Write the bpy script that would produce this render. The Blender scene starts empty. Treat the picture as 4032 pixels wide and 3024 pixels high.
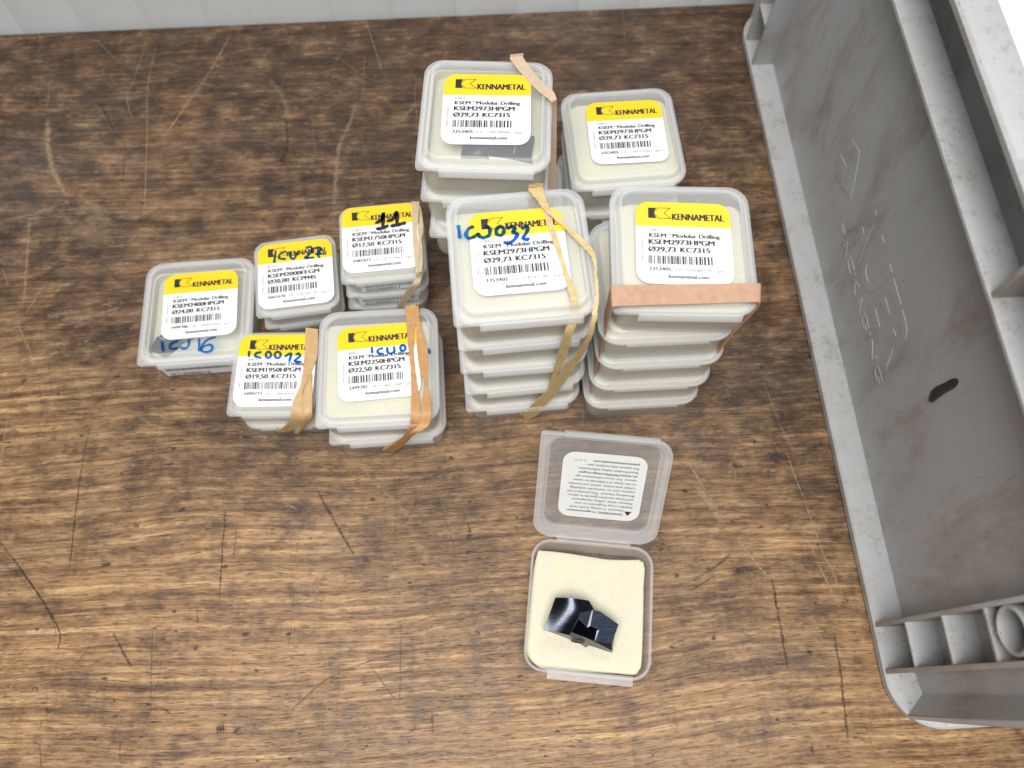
import bpy, bmesh, math, random
from mathutils import Matrix, Vector
import numpy as np

# ------------------------------------------------------------------ camera, world, light, exposure
MM = 0.001
sc = bpy.context.scene
col = sc.collection
CAM_H, TILT, ROLL = 355.66, 0.37965, -0.00875
cam_d = bpy.data.cameras.new("camera")
cam = bpy.data.objects.new("camera", cam_d)
col.objects.link(cam)
fwd = Vector((0, math.sin(TILT), -math.cos(TILT)))
rt0 = Vector((1, 0, 0)); up0 = Vector((0, math.cos(TILT), math.sin(TILT)))
rt = rt0 * math.cos(ROLL) + up0 * math.sin(ROLL)
up = -rt0 * math.sin(ROLL) + up0 * math.cos(ROLL)
m = Matrix.Identity(4)
for i in range(3):
    m[i][0] = rt[i]; m[i][1] = up[i]; m[i][2] = -fwd[i]
m[2][3] = CAM_H * MM
cam.matrix_world = m
cam_d.sensor_width = 36.0
cam_d.lens = 3034.1 / 4032 * 36
cam_d.clip_start = 0.01
cam_d.clip_end = 20
cam_d.dof.use_dof = True
cam_d.dof.focus_distance = 0.320
cam_d.dof.aperture_fstop = 8.5
sc.camera = cam
sc.render.resolution_x, sc.render.resolution_y = 1024, 768

world = bpy.data.worlds.new("World"); sc.world = world
world.use_nodes = True
bg = world.node_tree.nodes["Background"]
bg.inputs[0].default_value = (0.80, 0.88, 1.0, 1)
bg.inputs[1].default_value = 0.11

def area(name, loc, target, size, power, colr):
    l = bpy.data.lights.new(name, 'AREA'); l.shape = 'RECTANGLE'
    l.size, l.size_y = size; l.energy = power; l.color = colr
    o = bpy.data.objects.new(name, l); col.objects.link(o)
    o.location = loc
    o.rotation_euler = (Vector(target) - Vector(loc)).to_track_quat('-Z', 'Y').to_euler()
    return o
# ceiling panels of the workshop, above and in front of the bench
area("ceiling_light", (-0.10, -0.30, 1.35), (0.0, 0.10, 0), (1.0, 0.7), 31, (1.0, 0.985, 0.96))
area("window_light", (0.35, 1.25, 1.45), (0.05, 0.15, 0), (1.0, 0.6), 13, (0.86, 0.93, 1.0))

sc.view_settings.view_transform = 'Standard'
sc.view_settings.look = 'None'
sc.view_settings.gamma = 1
sc.view_settings.use_curve_mapping = False
sc.view_settings.exposure = 0.0
sc.render.engine = 'CYCLES'
sc.cycles.transparent_max_bounces = 40
sc.cycles.max_bounces = 10
sc.cycles.diffuse_bounces = 4
sc.cycles.transmission_bounces = 6

random.seed(4)
rng = random.Random(11)
# ------------------------------------------------------------------ measured layout (millimetres)
H_BIG, H_SM = 21.32, 15.22
S_BIG, S_SM, ASPECT = 54.0, 39.92, 1.0346
BANDS={'BL':[[((0.5,245.2,107.1),(6.0,245.8,107.1)),((3.3,240.2,107.1),(9.0,240.1,107.1)),((7.5,233.9,107.1),(13.5,233.3,107.1)),((12.2,227.7,107.1),(17.9,228.0,107.1)),((16.6,223.5,106.6),(19.2,224.5,106.6)),((17.4,222.6,102.0),(19.5,224.7,102.0)),((17.6,219.6,86.0),(20.1,219.5,86.0)),((17.3,216.5,75.0),(20.4,216.5,75.0)),((17.3,212.4,62.0),(20.8,212.4,62.0)),((17.0,204.9,33.0),(20.4,204.9,33.0))]],'FL':[[((7.2,179.4,107.1),(10.0,179.7,107.1)),((9.9,175.0,107.7),(12.4,176.1,107.7)),((13.1,169.6,108.1),(15.2,170.6,108.1)),((18.8,163.3,107.9),(20.4,164.5,107.9)),((23.7,157.7,107.6),(25.0,159.5,107.6)),((28.9,151.4,107.1),(30.5,153.1,107.1)),((30.4,147.2,107.1),(31.7,148.3,107.1)),((30.9,142.7,105.5),(31.9,142.7,105.5)),((30.9,135.5,104.0),(32.3,135.5,104.0)),((29.8,129.6,102.5),(31.6,129.6,102.5)),((28.6,122.4,100.5),(30.2,122.6,98.2)),((25.7,123.2,78.7),(28.6,123.4,78.8)),((21.5,123.3,65.5),(26.7,123.8,66.9)),((16.9,123.4,43.0),(19.5,123.6,32.6)),((11.0,122.9,26.5),(13.5,123.1,16.2)),((4.7,122.4,9.5),(7.7,122.6,0.5))],[((10.0,179.6,107.4),(12.8,179.6,107.4)),((11.7,173.3,107.6),(13.9,173.6,107.6)),((12.8,168.5,107.1),(15.0,168.9,107.1)),((15.9,156.4,107.1),(18.0,157.1,107.1)),((19.1,144.0,107.1),(20.7,144.6,107.1)),((20.8,135.2,107.1),(23.2,135.9,107.1)),((21.6,131.3,107.1),(24.1,131.9,107.1)),((21.7,127.8,101.0),(24.8,128.1,101.0)),((19.7,124.2,95.0),(22.9,124.4,93.0)),((18.3,124.0,76.1),(21.9,124.3,73.8)),((16.8,123.9,52.9),(18.9,124.1,51.5)),((15.7,123.8,40.1),(17.5,124.0,32.8)),((10.7,123.1,22.9),(14.4,123.4,12.0)),((4.8,122.9,6.9),(7.7,123.1,-0.0))]],'1750':[[((-47.2,216.5,46.2),(-43.5,216.3,46.2)),((-46.6,207.6,46.2),(-43.6,207.6,46.2)),((-46.1,200.8,46.2),(-44.0,200.8,46.2)),((-45.6,193.8,46.2),(-42.8,193.7,46.2)),((-44.6,186.0,46.2),(-41.2,187.9,46.2)),((-43.8,179.6,46.2),(-40.6,180.3,46.2)),((-44.4,178.5,42.0),(-41.5,178.5,42.0)),((-46.8,176.1,38.9),(-42.9,176.5,39.5)),((-49.9,175.8,33.3),(-45.9,176.2,33.2)),((-53.8,175.4,24.7),(-50.0,175.8,24.6)),((-57.2,175.0,16.4),(-54.1,175.4,17.2))],[((-43.5,215.0,46.0),(-42.7,214.6,46.0)),((-43.1,209.7,46.0),(-41.2,206.5,46.0)),((-43.5,202.9,46.0),(-40.8,200.9,46.0)),((-43.0,197.0,46.6),(-41.5,196.2,46.6)),((-42.3,191.6,46.6),(-40.8,191.5,46.6)),((-42.4,183.9,46.6),(-40.4,184.6,46.6)),((-42.5,178.7,46.4),(-40.7,178.7,46.4))]],'1950':[[((-96.3,157.6,30.9),(-90.4,156.8,30.9)),((-95.8,149.8,30.9),(-89.8,149.7,30.9)),((-95.6,143.6,30.9),(-89.7,143.3,30.9)),((-95.4,138.1,31.3),(-91.1,138.0,31.3)),((-95.6,132.6,31.7),(-92.6,132.6,31.7)),((-95.9,129.2,31.9),(-94.2,127.9,31.9)),((-97.2,125.8,31.5),(-94.5,124.8,31.5)),((-98.5,122.4,31.2),(-94.3,121.7,31.2)),((-98.9,118.3,30.9),(-94.3,117.0,30.9)),((-100.1,115.5,28.0),(-95.2,114.6,28.0)),((-103.6,114.4,20.9),(-98.9,114.4,19.8)),((-107.8,114.4,14.8),(-104.4,114.4,12.1)),((-110.7,114.4,13.4),(-110.6,114.4,10.4))],[((-92.9,133.0,30.6),(-91.1,135.7,30.6)),((-94.4,128.8,30.6),(-90.6,129.7,30.6)),((-94.5,123.2,30.6),(-90.0,123.2,30.6)),((-94.3,117.4,30.7),(-89.7,118.0,30.7)),((-95.4,115.0,27.5),(-90.5,115.6,27.5)),((-98.5,115.1,18.7),(-95.3,115.1,18.5)),((-103.2,115.1,8.4),(-101.2,115.1,7.8))]],'2250':[[((-48.2,161.8,43.1),(-43.4,163.0,43.1)),((-47.1,150.9,43.1),(-43.3,150.9,43.1)),((-45.8,140.6,43.4),(-43.5,140.6,43.4)),((-44.7,133.1,43.5),(-42.8,133.6,43.5)),((-43.9,121.0,43.1),(-40.7,121.0,43.1)),((-43.7,111.5,43.1),(-39.5,111.5,43.1)),((-44.6,107.3,39.0),(-40.5,107.3,39.0)),((-47.7,105.5,31.6),(-43.5,105.7,32.3)),((-53.0,105.3,20.3),(-48.8,105.4,19.6)),((-60.5,104.9,9.6),(-56.3,105.1,7.1))],[((-43.9,161.9,43.5),(-42.1,161.7,43.5)),((-43.0,152.3,43.3),(-40.8,152.8,43.3)),((-42.5,144.8,42.9),(-38.1,144.8,42.9)),((-41.6,137.3,42.9),(-37.0,137.7,42.9)),((-40.3,130.8,43.0),(-36.9,129.8,43.0)),((-38.4,125.7,43.5),(-37.0,124.7,43.5)),((-38.9,118.5,43.3),(-35.5,118.5,43.3)),((-39.3,111.3,43.7),(-34.8,111.7,43.7)),((-40.1,107.5,41.0),(-35.9,107.0,41.0)),((-44.5,104.2,38.5),(-39.7,104.4,39.8)),((-50.8,103.9,28.6),(-45.9,104.1,30.7)),((-59.0,104.0,14.3),(-55.0,104.2,16.0))]],'FR':[[((36.3,129.0,2.0),(36.4,137.6,2.0)),((36.3,129.0,52.0),(36.4,137.6,52.0)),((36.3,129.0,100.0),(36.4,137.6,100.0)),((36.3,129.0,106.0),(36.4,137.6,106.0)),((37.8,129.0,107.3),(37.9,137.6,107.3)),((47.2,129.3,107.4),(47.5,137.7,107.4)),((63.5,129.6,107.4),(64.1,137.8,107.4)),((79.8,130.0,107.4),(80.7,137.9,107.4)),((89.1,130.2,107.3),(90.3,138.0,107.3)),((90.6,130.2,105.0),(91.8,138.0,105.0)),((90.3,130.2,99.0),(91.5,138.0,99.0)),((87.4,130.2,80.0),(88.6,138.0,80.0)),((85.6,130.2,50.0),(86.8,138.0,50.0)),((83.6,130.2,2.0),(84.8,138.0,2.0))]]}
WRITING={'FL':[[(-22.31,12.59),(-22.1,7.22)],[(-16.78,11.63),(-18.67,10.74),(-19.76,8.28),(-18.96,6.79),(-17.13,6.96),(-15.2,8.26)],[(-15.01,8.46),(-14.51,6.92),(-13.17,6.37),(-11.28,7.12),(-10.57,9.1),(-10.97,10.94),(-12.0,10.87)],[(-7.14,10.7),(-8.18,9.3),(-8.14,7.59),(-6.93,6.83),(-5.7,7.57),(-5.31,9.45),(-6.23,10.62),(-7.15,10.58)],[(-3.76,9.52),(-2.22,10.36),(-1.15,9.27),(-2.17,7.78),(-0.41,7.06),(-0.91,5.62),(-2.46,3.86),(-4.34,3.19),(-5.57,3.73)],[(1.68,9.0),(3.24,9.92),(3.77,8.93),(2.95,6.95),(1.65,4.95),(2.65,4.0),(3.6,4.42)]],'2400':[[(-14.52,-17.64),(-13.36,-22.56)],[(-6.88,-17.85),(-9.7,-18.84),(-10.57,-20.58),(-9.45,-21.8),(-6.56,-21.71)],[(-1.8,-17.65),(-1.44,-20.11),(-2.56,-22.03),(-4.37,-22.0),(-5.14,-21.42)],[(3.29,-17.66),(3.73,-23.94)],[(10.92,-17.46),(7.69,-18.22),(5.32,-20.65),(4.6,-23.41),(6.32,-24.75),(8.84,-24.63),(9.99,-22.84),(8.61,-21.12),(6.11,-21.72),(4.75,-23.02)]],'2000':[[(-8.38,12.67),(-9.4,6.48)],[(-3.67,11.78),(-6.61,10.5),(-6.7,8.28),(-3.87,7.49)],[(-1.37,11.07),(-1.31,7.78),(0.35,7.17),(1.98,10.14)],[(6.33,12.05),(8.28,12.55),(9.1,10.52),(7.16,7.84),(5.39,6.53),(9.61,6.21)],[(9.91,11.29),(13.32,11.25),(11.85,8.09),(12.47,5.76)],[(10.77,7.91),(15.63,7.5)]],'1950':[[(-11.8,9.55),(-11.67,6.99)],[(-6.31,9.12),(-8.51,8.48),(-8.67,7.12),(-6.15,6.23)],[(-2.89,9.24),(-2.17,8.94),(-1.66,8.17),(-1.56,7.22),(-1.91,6.46),(-2.58,6.18),(-3.3,6.48),(-3.81,7.25),(-3.91,8.2),(-3.56,8.96),(-2.89,9.24)],[(1.38,9.15),(2.22,8.84),(2.79,8.04),(2.89,7.08),(2.47,6.3),(1.69,6.01),(0.86,6.32),(0.28,7.11),(0.19,8.08),(0.61,8.86),(1.38,9.15)],[(4.98,6.68),(7.62,8.34),(7.22,4.34)],[(10.03,7.52),(11.22,8.18),(11.81,6.71),(9.55,4.31),(12.68,3.93)]],'2250':[[(-2.33,7.62),(-2.12,5.08)],[(2.46,6.99),(0.4,6.2),(0.64,4.67),(2.34,4.32)],[(4.53,7.22),(4.77,4.93),(6.38,4.09),(7.75,5.27),(7.52,7.3)],[(11.53,7.98),(12.21,7.67),(12.62,6.94),(12.62,6.07),(12.2,5.38),(11.52,5.15),(10.85,5.46),(10.43,6.19),(10.43,7.07),(10.85,7.75),(11.53,7.98)],[(23.07,5.39),(23.35,3.26)]],'1750':[[(-1.9,8.39),(0.9,10.09),(1.83,13.84),(1.35,8.83),(1.22,6.04)],[(-1.71,5.09),(0.66,5.1),(3.43,6.19)],[(3.56,8.78),(6.34,9.88),(8.08,13.54),(8.01,9.29),(7.84,6.09)],[(5.11,5.92),(7.84,6.09),(11.63,6.87)]]}
FOAM=[(10.9,58.0),(17.6,57.4),(26.5,56.2),(35.3,54.7),(42.0,53.7),(49.3,53.4),(57.2,52.4),(56.5,41.5),(55.3,27.5),(53.5,11.2),(52.1,7.6),(49.9,5.9),(42.9,6.5),(26.0,7.5),(13.4,8.2),(9.2,9.9),(5.7,13.6),(4.7,18.3),(6.8,34.8),(8.9,50.5)]
INS={'A':(17.5,36.6,21.0),'E':(12.5,23.9,20.0),'B':(25.9,35.7,24.5),'C':(27.5,30.4,22.5),'D':(23.1,21.6,18.5),'F':(31.6,35.4,20.0),'G':(33.5,32.1,20.0),'H':(33.0,31.3,22.5),'L':(35.9,30.7,22.5),'M':(43.4,25.5,21.5),'N':(40.3,18.0,20.3),'O':(33.5,19.2,20.6),'Pp':(35.3,23.4,21.2),'I':(31.6,25.0,21.6),'H2':(32.5,31.0,21.6),'I2':(30.3,24.4,20.9),'J':(27.0,27.8,20.5),'P2':(34.3,23.2,20.7),'O2':(33.4,19.4,20.0),'K':(23.7,23.0,17.5),'K2':(29.8,20.7,17.5),'N2':(40.5,15.4,17.5),'Q':(41.2,14.8,12.3),'Rr':(31.3,17.8,13.5),'Sx':(30.1,16.7,12.0),'E1':(13.1,24.1,12.0),'T1':(18.9,22.0,12.0),'T2':(26.0,19.2,12.0),'hole':(26.7,19.6,15.3)}
SCRATCH=[([(-169.2,371.7),(-179.1,339.9),(-189.3,315.3),(-199.1,291.7)],0.5,1),([(-213.4,334.4),(-205.2,282.3),(-199.3,239.5)],0.4,1),([(-213.1,364.4),(-213.0,338.8),(-211.3,318.4)],0.4,0.8),([(-219.9,363.0),(-221.7,338.9),(-223.7,324.3),(-215.7,304.4)],0.4,0.8),([(-249.2,367.9),(-231.6,349.4)],0.4,0.7),([(-271.4,339.4),(-268.7,316.2)],0.4,0.8),([(-266.4,310.5),(-263.4,293.8),(-257.4,276.2),(-251.3,265.6),(-244.3,255.2)],2.6,0.8),([(-89.2,318.5),(-93.0,300.2),(-96.7,289.3),(-97.0,267.9),(-97.1,248.5)],2.0,0.55),([(-88.2,383.3),(-81.6,362.9),(-75.1,340.2)],0.7,0.5),([(-114.4,367.9),(-87.8,340.4),(-54.8,325.3)],0.35,0.5),([(-54.5,316.7),(-65.2,302.7)],1.2,0.5),([(-141.9,338.0),(-130.9,320.4),(-128.7,310.4)],3,0.35),([(-155.5,307.9),(-146.6,309.2)],1.8,0.6),([(-129.7,309.0),(-127.1,296.5),(-126.8,285.5),(-129.7,276.2)],1.2,-0.8),([(-237.5,318.7),(-224.3,296.1)],0.8,-0.7),([(-219.3,293.3),(-214.7,261.3)],0.6,-0.6),([(-135.5,259.2),(-120.5,260.3)],1.4,-0.5),([(-236.0,243.6),(-230.9,249.9),(-223.0,242.2),(-217.6,236.0)],5,0.45),([(-277.6,239.1),(-258.8,245.1),(-248.1,250.1)],2,0.5),([(-236.4,66.0),(-220.7,50.1),(-207.8,35.7),(-200.3,25.5),(-199.7,18.2)],0.7,-1),([(-231.7,59.0),(-216.7,45.3),(-204.8,31.0),(-201.8,23.7)],0.4,-0.6),([(-227.6,54.1),(-213.7,40.5)],0.4,-0.5),([(-205.7,125.2),(-205.8,109.6),(-205.6,103.1)],0.6,-0.5),([(-206.0,105.3),(-204.1,77.9),(-201.6,50.9)],0.8,-0.8),([(-134.3,80.3),(-133.4,62.1),(-131.7,37.9)],0.7,-0.8),([(-128.0,71.1),(-127.8,57.1)],0.6,-0.5),([(-92.2,88.8),(-82.2,72.7),(-72.1,57.6)],1.1,-0.75),([(-97.5,62.8),(-89.2,37.6),(-80.0,7.4)],0.35,1),([(-176.7,25.3),(-171.5,18.0),(-165.9,10.7)],0.9,-0.8),([(-247.3,130.1),(-245.8,112.2),(-244.3,99.2)],0.5,0.9),([(-74.0,101.9),(-60.8,88.0),(-48.0,76.5)],0.4,0.8),([(-188.7,113.9),(-181.8,110.5)],1.5,0.6),([(-181.3,126.1),(-176.5,122.7)],1.5,0.5),([(-68.2,28.1),(-67.1,-2.3)],0.35,0.8),([(-91.8,90.4),(-79.2,87.1),(-66.4,79.7)],0.5,0.6),([(-48.3,16.0),(-63.4,12.6),(-80.8,5.6),(-95.6,-7.2)],0.5,-0.6),([(-78.3,-25.8),(-59.1,-11.8)],0.6,0.7),([(-63.3,11.7),(-49.3,-5.0)],0.5,-0.5),([(-159.9,28.8),(-155.7,-2.5)],0.6,-0.5),([(-141.2,36.1),(-140.1,28.7)],0.8,-0.5),([(-204.8,73.8),(-201.3,51.9)],0.5,0.4),([(-138.6,15.0),(-111.8,13.0)],0.3,-0.4),([(-126.2,-13.8),(-122.6,-13.0)],2.6,-1),([(-176.3,73.0),(-173.2,72.7)],2.2,-0.7),([(-80.0,6.5),(-80.1,-14.1)],1,0.35),([(-199.8,-18.2),(-196.8,-27.9)],0.6,-0.6),([(-166.2,-16.8),(-164.5,-25.9)],0.7,-0.5),([(-35.2,-7.7),(-34.5,-16.2)],1,-0.5),([(-49.8,27.9),(-49.2,-5.9)],0.5,-0.5),([(-154.4,-10.6),(-149.7,-10.8)],0.6,-1),([(-21.5,73.2),(-19.4,68.1)],0.8,-0.9),([(-199.6,-6.4),(-199.5,-4.7)],1.8,-0.8),([(-155.6,22.8),(-153.1,22.2)],1.5,-0.7),([(82.8,103.0),(86.9,94.5),(90.9,86.1)],0.6,1),([(86.4,90.0),(91.6,81.7),(97.3,70.4)],2.8,0.7),([(90.9,86.1),(97.6,73.0)],0.8,1),([(102.5,65.0),(107.0,58.2),(111.4,51.4),(115.4,46.6)],0.7,1),([(131.4,105.4),(133.9,92.4),(136.3,83.0)],0.6,0.8),([(136.3,83.0),(138.4,71.6),(141.4,57.4),(144.3,49.1),(147.9,33.5)],0.6,0.8),([(130.4,71.7),(135.1,63.7)],1.3,0.5),([(135.1,63.7),(137.5,55.8)],0.5,0.9),([(137.8,54.3),(141.0,44.6),(144.8,33.1)],0.7,1),([(115.9,46.8),(116.9,40.8),(116.7,33.1)],0.8,-0.8),([(99.6,57.7),(91.1,51.6),(80.6,45.6)],1,-0.7),([(91.2,48.0),(78.6,41.1)],0.9,-0.6),([(123.8,114.7),(128.6,104.8)],0.6,0.4),([(99.5,57.2),(107.0,58.2)],1.5,0.5),([(106.1,98.2),(103.5,80.5)],0.3,0.6),([(116.8,94.2),(115.6,86.5)],0.3,0.5),([(128.8,122.3),(132.0,117.6),(133.8,114.6)],0.8,-0.5),([(98.6,49.0),(105.0,50.5),(111.2,49.9)],2.6,-0.6),([(119.7,95.3),(124.9,93.6)],3,-0.7),([(104.3,99.4),(109.7,98.8)],2.6,-0.7),([(137.3,100.8),(140.0,100.2)],2.6,-0.7),([(116.5,41.3),(117.5,25.4),(118.0,7.3)],1,-0.75),([(140.4,23.3),(140.8,6.1),(140.0,-7.7),(139.5,-20.2)],1,-0.85),([(130.9,26.3),(136.2,18.0)],0.6,0.7),([(127.2,15.7),(130.0,13.8)],2,-0.5),([(124.0,-21.8),(124.0,-25.3)],1.3,-0.6),([(125.2,140.7),(130.3,118.9),(135.0,104.8)],0.5,0.5),([(-262.3,243.2),(-259.7,228.5),(-257.5,214.3),(-255.0,198.8),(-253.7,186.9)],1,0.7),([(-244.2,202.5),(-247.5,193.3),(-250.8,183.6)],0.5,0.9),([(-255.1,180.5),(-249.6,171.0),(-243.8,161.7)],0.7,0.8),([(-243.8,161.7),(-240.0,153.1)],0.7,0.6),([(-233.7,239.3),(-227.9,235.2),(-223.1,231.0),(-220.8,224.1)],9,0.35),([(-236.8,165.8),(-224.7,166.2)],1.4,0.7),([(-236.3,159.1),(-229.3,161.6)],1.8,0.6),([(-228.5,180.0),(-216.5,181.7),(-202.3,186.9)],1.5,0.55),([(-239.7,181.4),(-233.4,182.9)],2.5,0.5),([(-252.4,164.9),(-249.4,153.7)],2.5,0.6),([(-269.9,211.1),(-263.4,198.8)],0.7,0.6)]
BITS=[(95.4,116.8),(124.4,118.2),(147.5,51.4),(139.1,78.1),(-73.9,92.9),(-172.0,-2.5),(-206.2,2.3),(-208.1,32.0),(-96.4,26.3),(-22.5,-1.4),(-109.4,257.0),(-74.2,324.8),(-228.4,163.9),(-209.9,218.6)]
BOX={'BL':[-9.69,219.74,-2.69],'BR':[53.06,242.41,4.31],'FL':[3.51,153.33,4.89],'FR':[64.87,155.42,-1.62],'OP':[32.26,32.86,-5.73],'2250':[-59.66,135.4,2.75],'2400':[-154.04,175.29,4.05],'2000':[-104.61,189.25,8.36],'1750':[-60.79,197.95,5.83],'1950':[-109.52,137.52,0.3]}
LAB={'FL':[-0.52,-0.41,0.04],'FR':[0.06,0.27,-1.24],'BL':[0.34,-0.12,1.22],'BR':[1.79,0.57,-1.32],'2250':[0.76,0.71,2.59],'2400':[2.37,1.24,1.39],'2000':[0.55,-1.15,-1.2],'1750':[-0.13,0.25,-0.21],'1950':[1.3,0.16,0.0]}
SEAM=None
# ------------------------------------------------------------------ node helpers
def new_mat(name):
    mt = bpy.data.materials.new(name); mt.use_nodes = True
    nt = mt.node_tree
    return mt, nt, nt.nodes["Principled BSDF"], nt.nodes["Material Output"]

def nd(nt, typ, **kw):
    n = nt.nodes.new(typ)
    for k, v in kw.items():
        if k.startswith('i_'):
            n.inputs[k[2:].replace('_', ' ')].default_value = v
        else:
            setattr(n, k, v)
    return n

def noise(nt, vec, scale, detail=4, rough=0.55, dist=0.0):
    n = nt.nodes.new('ShaderNodeTexNoise')
    n.inputs['Scale'].default_value = scale
    n.inputs['Detail'].default_value = detail
    n.inputs['Roughness'].default_value = rough
    n.inputs['Distortion'].default_value = dist
    if vec is not None: nt.links.new(vec, n.inputs['Vector'])
    return n.outputs['Fac']

def mapping(nt, vec, scale=(1, 1, 1), rot=(0, 0, 0), loc=(0, 0, 0)):
    n = nt.nodes.new('ShaderNodeMapping')
    n.inputs['Scale'].default_value = scale
    n.inputs['Rotation'].default_value = rot
    n.inputs['Location'].default_value = loc
    nt.links.new(vec, n.inputs['Vector'])
    return n.outputs['Vector']

def ramp(nt, fac, stops):
    n = nt.nodes.new('ShaderNodeValToRGB')
    e = n.color_ramp.elements
    while len(e) < len(stops): e.new(0.5)
    for el, (p, c) in zip(e, stops):
        el.position = p
        el.color = (c, c, c, 1) if isinstance(c, (int, float)) else (*c, 1)
    nt.links.new(fac, n.inputs[0])
    return n.outputs['Color']

def mixc(nt, fac, a, b, mode='MIX'):
    n = nt.nodes.new('ShaderNodeMix'); n.data_type = 'RGBA'; n.blend_type = mode
    for sock, v in ((n.inputs[0], fac), (n.inputs[6], a), (n.inputs[7], b)):
        if isinstance(v, (int, float)): sock.default_value = v
        elif isinstance(v, tuple): sock.default_value = (*v, 1)
        else: nt.links.new(v, sock)
    return n.outputs[2]

def mth(nt, op, a, b=None, clamp=False):
    n = nt.nodes.new('ShaderNodeMath'); n.operation = op; n.use_clamp = clamp
    for s, v in ((n.inputs[0], a), (n.inputs[1], b)):
        if v is None: continue
        if isinstance(v, (int, float)): s.default_value = v
        else: nt.links.new(v, s)
    return n.outputs[0]

def bump(nt, height, strength, dist, bsdf):
    n = nt.nodes.new('ShaderNodeBump')
    n.inputs['Strength'].default_value = strength
    n.inputs['Distance'].default_value = dist
    nt.links.new(height, n.inputs['Height'])
    nt.links.new(n.outputs[0], bsdf.inputs['Normal'])

def simple(name, c, rough=0.5, metal=0.0, spec=0.5):
    mt, nt, b, o = new_mat(name)
    b.inputs['Base Color'].default_value = (*c, 1)
    b.inputs['Roughness'].default_value = rough
    b.inputs['Metallic'].default_value = metal
    b.inputs['Specular IOR Level'].default_value = spec
    return mt

# ------------------------------------------------------------------ materials
def wood_material():
    mt, nt, b, o = new_mat("worn_stained_wood")
    geo = nt.nodes.new('ShaderNodeNewGeometry')
    info = nt.nodes.new('ShaderNodeObjectInfo')
    P = mapping(nt, geo.outputs['Position'], rot=(0, 0, math.radians(-2.5)))
    # gentle waviness of the annual rings
    def warped(src, scale, amp, loc=(0, 0, 0)):
        w = nt.nodes.new('ShaderNodeTexNoise'); w.inputs['Scale'].default_value = 1; w.inputs['Detail'].default_value = 1
        nt.links.new(mapping(nt, src, scale, loc=loc), w.inputs['Vector'])
        vm = nt.nodes.new('ShaderNodeVectorMath'); vm.operation = 'MULTIPLY_ADD'
        nt.links.new(w.outputs['Color'], vm.inputs[0]); vm.inputs[1].default_value = (0.0, amp, 0.0)
        nt.links.new(src, vm.inputs[2]); return vm.outputs[0]
    W = warped(P, (4, 5, 1), 0.030)
    W = warped(W, (22, 50, 1), 0.0030, (4, 1, 0))
    rings = noise(nt, mapping(nt, W, (1.6, 300, 1)), 1, 2, 0.6)
    fibre = noise(nt, mapping(nt, W, (110, 1050, 1)), 1, 3, 0.85)
    streak = noise(nt, mapping(nt, W, (16, 420, 1), loc=(2, 8, 0)), 1, 3, 0.7)
    pores = noise(nt, mapping(nt, W, (150, 1300, 1), loc=(3, 1, 0)), 1, 1, 0.6)
    blot = noise(nt, mapping(nt, P, (9, 12, 1)), 1, 4, 0.65)
    mott = noise(nt, mapping(nt, P, (55, 80, 1), loc=(5, 2, 0)), 1, 4, 0.75)
    cross = noise(nt, mapping(nt, P, (420, 26, 1), loc=(1, 5, 0)), 1, 1, 0.6)
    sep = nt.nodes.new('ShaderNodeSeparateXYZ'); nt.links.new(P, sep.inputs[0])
    # dark-to-pale wood mix: paler towards front and left, broken up by noise
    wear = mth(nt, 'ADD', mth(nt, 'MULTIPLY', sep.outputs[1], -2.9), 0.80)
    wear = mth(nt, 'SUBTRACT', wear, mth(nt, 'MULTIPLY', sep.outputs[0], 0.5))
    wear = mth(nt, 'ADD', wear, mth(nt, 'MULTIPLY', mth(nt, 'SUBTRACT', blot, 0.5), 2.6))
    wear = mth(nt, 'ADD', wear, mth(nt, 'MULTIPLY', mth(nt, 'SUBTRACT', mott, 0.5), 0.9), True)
    g = mth(nt, 'ADD', mth(nt, 'MULTIPLY', rings, 0.30), mth(nt, 'MULTIPLY', streak, 0.30))
    g = mth(nt, 'ADD', g, mth(nt, 'ADD', mth(nt, 'MULTIPLY', fibre, 0.28), mth(nt, 'MULTIPLY', mott, 0.12)))
    worn = ramp(nt, g, [(0.38, (0.080, 0.041, 0.020)), (0.47, (0.225, 0.122, 0.056)), (0.53, (0.340, 0.198, 0.093)), (0.625, (0.57, 0.37, 0.19))])  # palette of the paler wood
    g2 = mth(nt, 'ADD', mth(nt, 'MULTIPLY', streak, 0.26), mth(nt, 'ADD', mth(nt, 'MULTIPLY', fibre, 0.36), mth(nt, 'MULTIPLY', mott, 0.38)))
    dark_tones = ramp(nt, g2, [(0.40, (0.019, 0.011, 0.0075)), (0.50, (0.080, 0.047, 0.028)), (0.56, (0.150, 0.091, 0.053)), (0.65, (0.35, 0.23, 0.133))])
    c = mixc(nt, wear, dark_tones, worn)
    # grey-black grime mottling
    gm = ramp(nt, mth(nt, 'ADD', mth(nt, 'MULTIPLY', mott, 0.82), mth(nt, 'MULTIPLY', cross, 0.18)), [(0.34, 1.0), (0.50, 0.0)])
    c = mixc(nt, mth(nt, 'MULTIPLY', gm, 0.45), c, (0.050, 0.034, 0.025))
    # pores: short dark dashes
    po = ramp(nt, pores, [(0.30, 1.0), (0.42, 0.0)])
    c = mixc(nt, mth(nt, 'MULTIPLY', po, 0.6), c, (0.035, 0.022, 0.015))
    # faint greyish film of dust
    gr = ramp(nt, noise(nt, mapping(nt, P, (7, 9, 1), loc=(9, 4, 0)), 1, 4, 0.7), [(0.50, 0.0), (0.70, 1.0)])
    c = mixc(nt, mth(nt, 'MULTIPLY', gr, 0.13), c, (0.20, 0.185, 0.175))
    # dark dents
    dn = ramp(nt, noise(nt, mapping(nt, P, (150, 260, 1), loc=(2, 2, 0)), 1, 1, 0.5), [(0.245, 1.0), (0.285, 0.0)])
    c = mixc(nt, mth(nt, 'MULTIPLY', dn, 0.8), c, (0.022, 0.016, 0.012))
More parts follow.
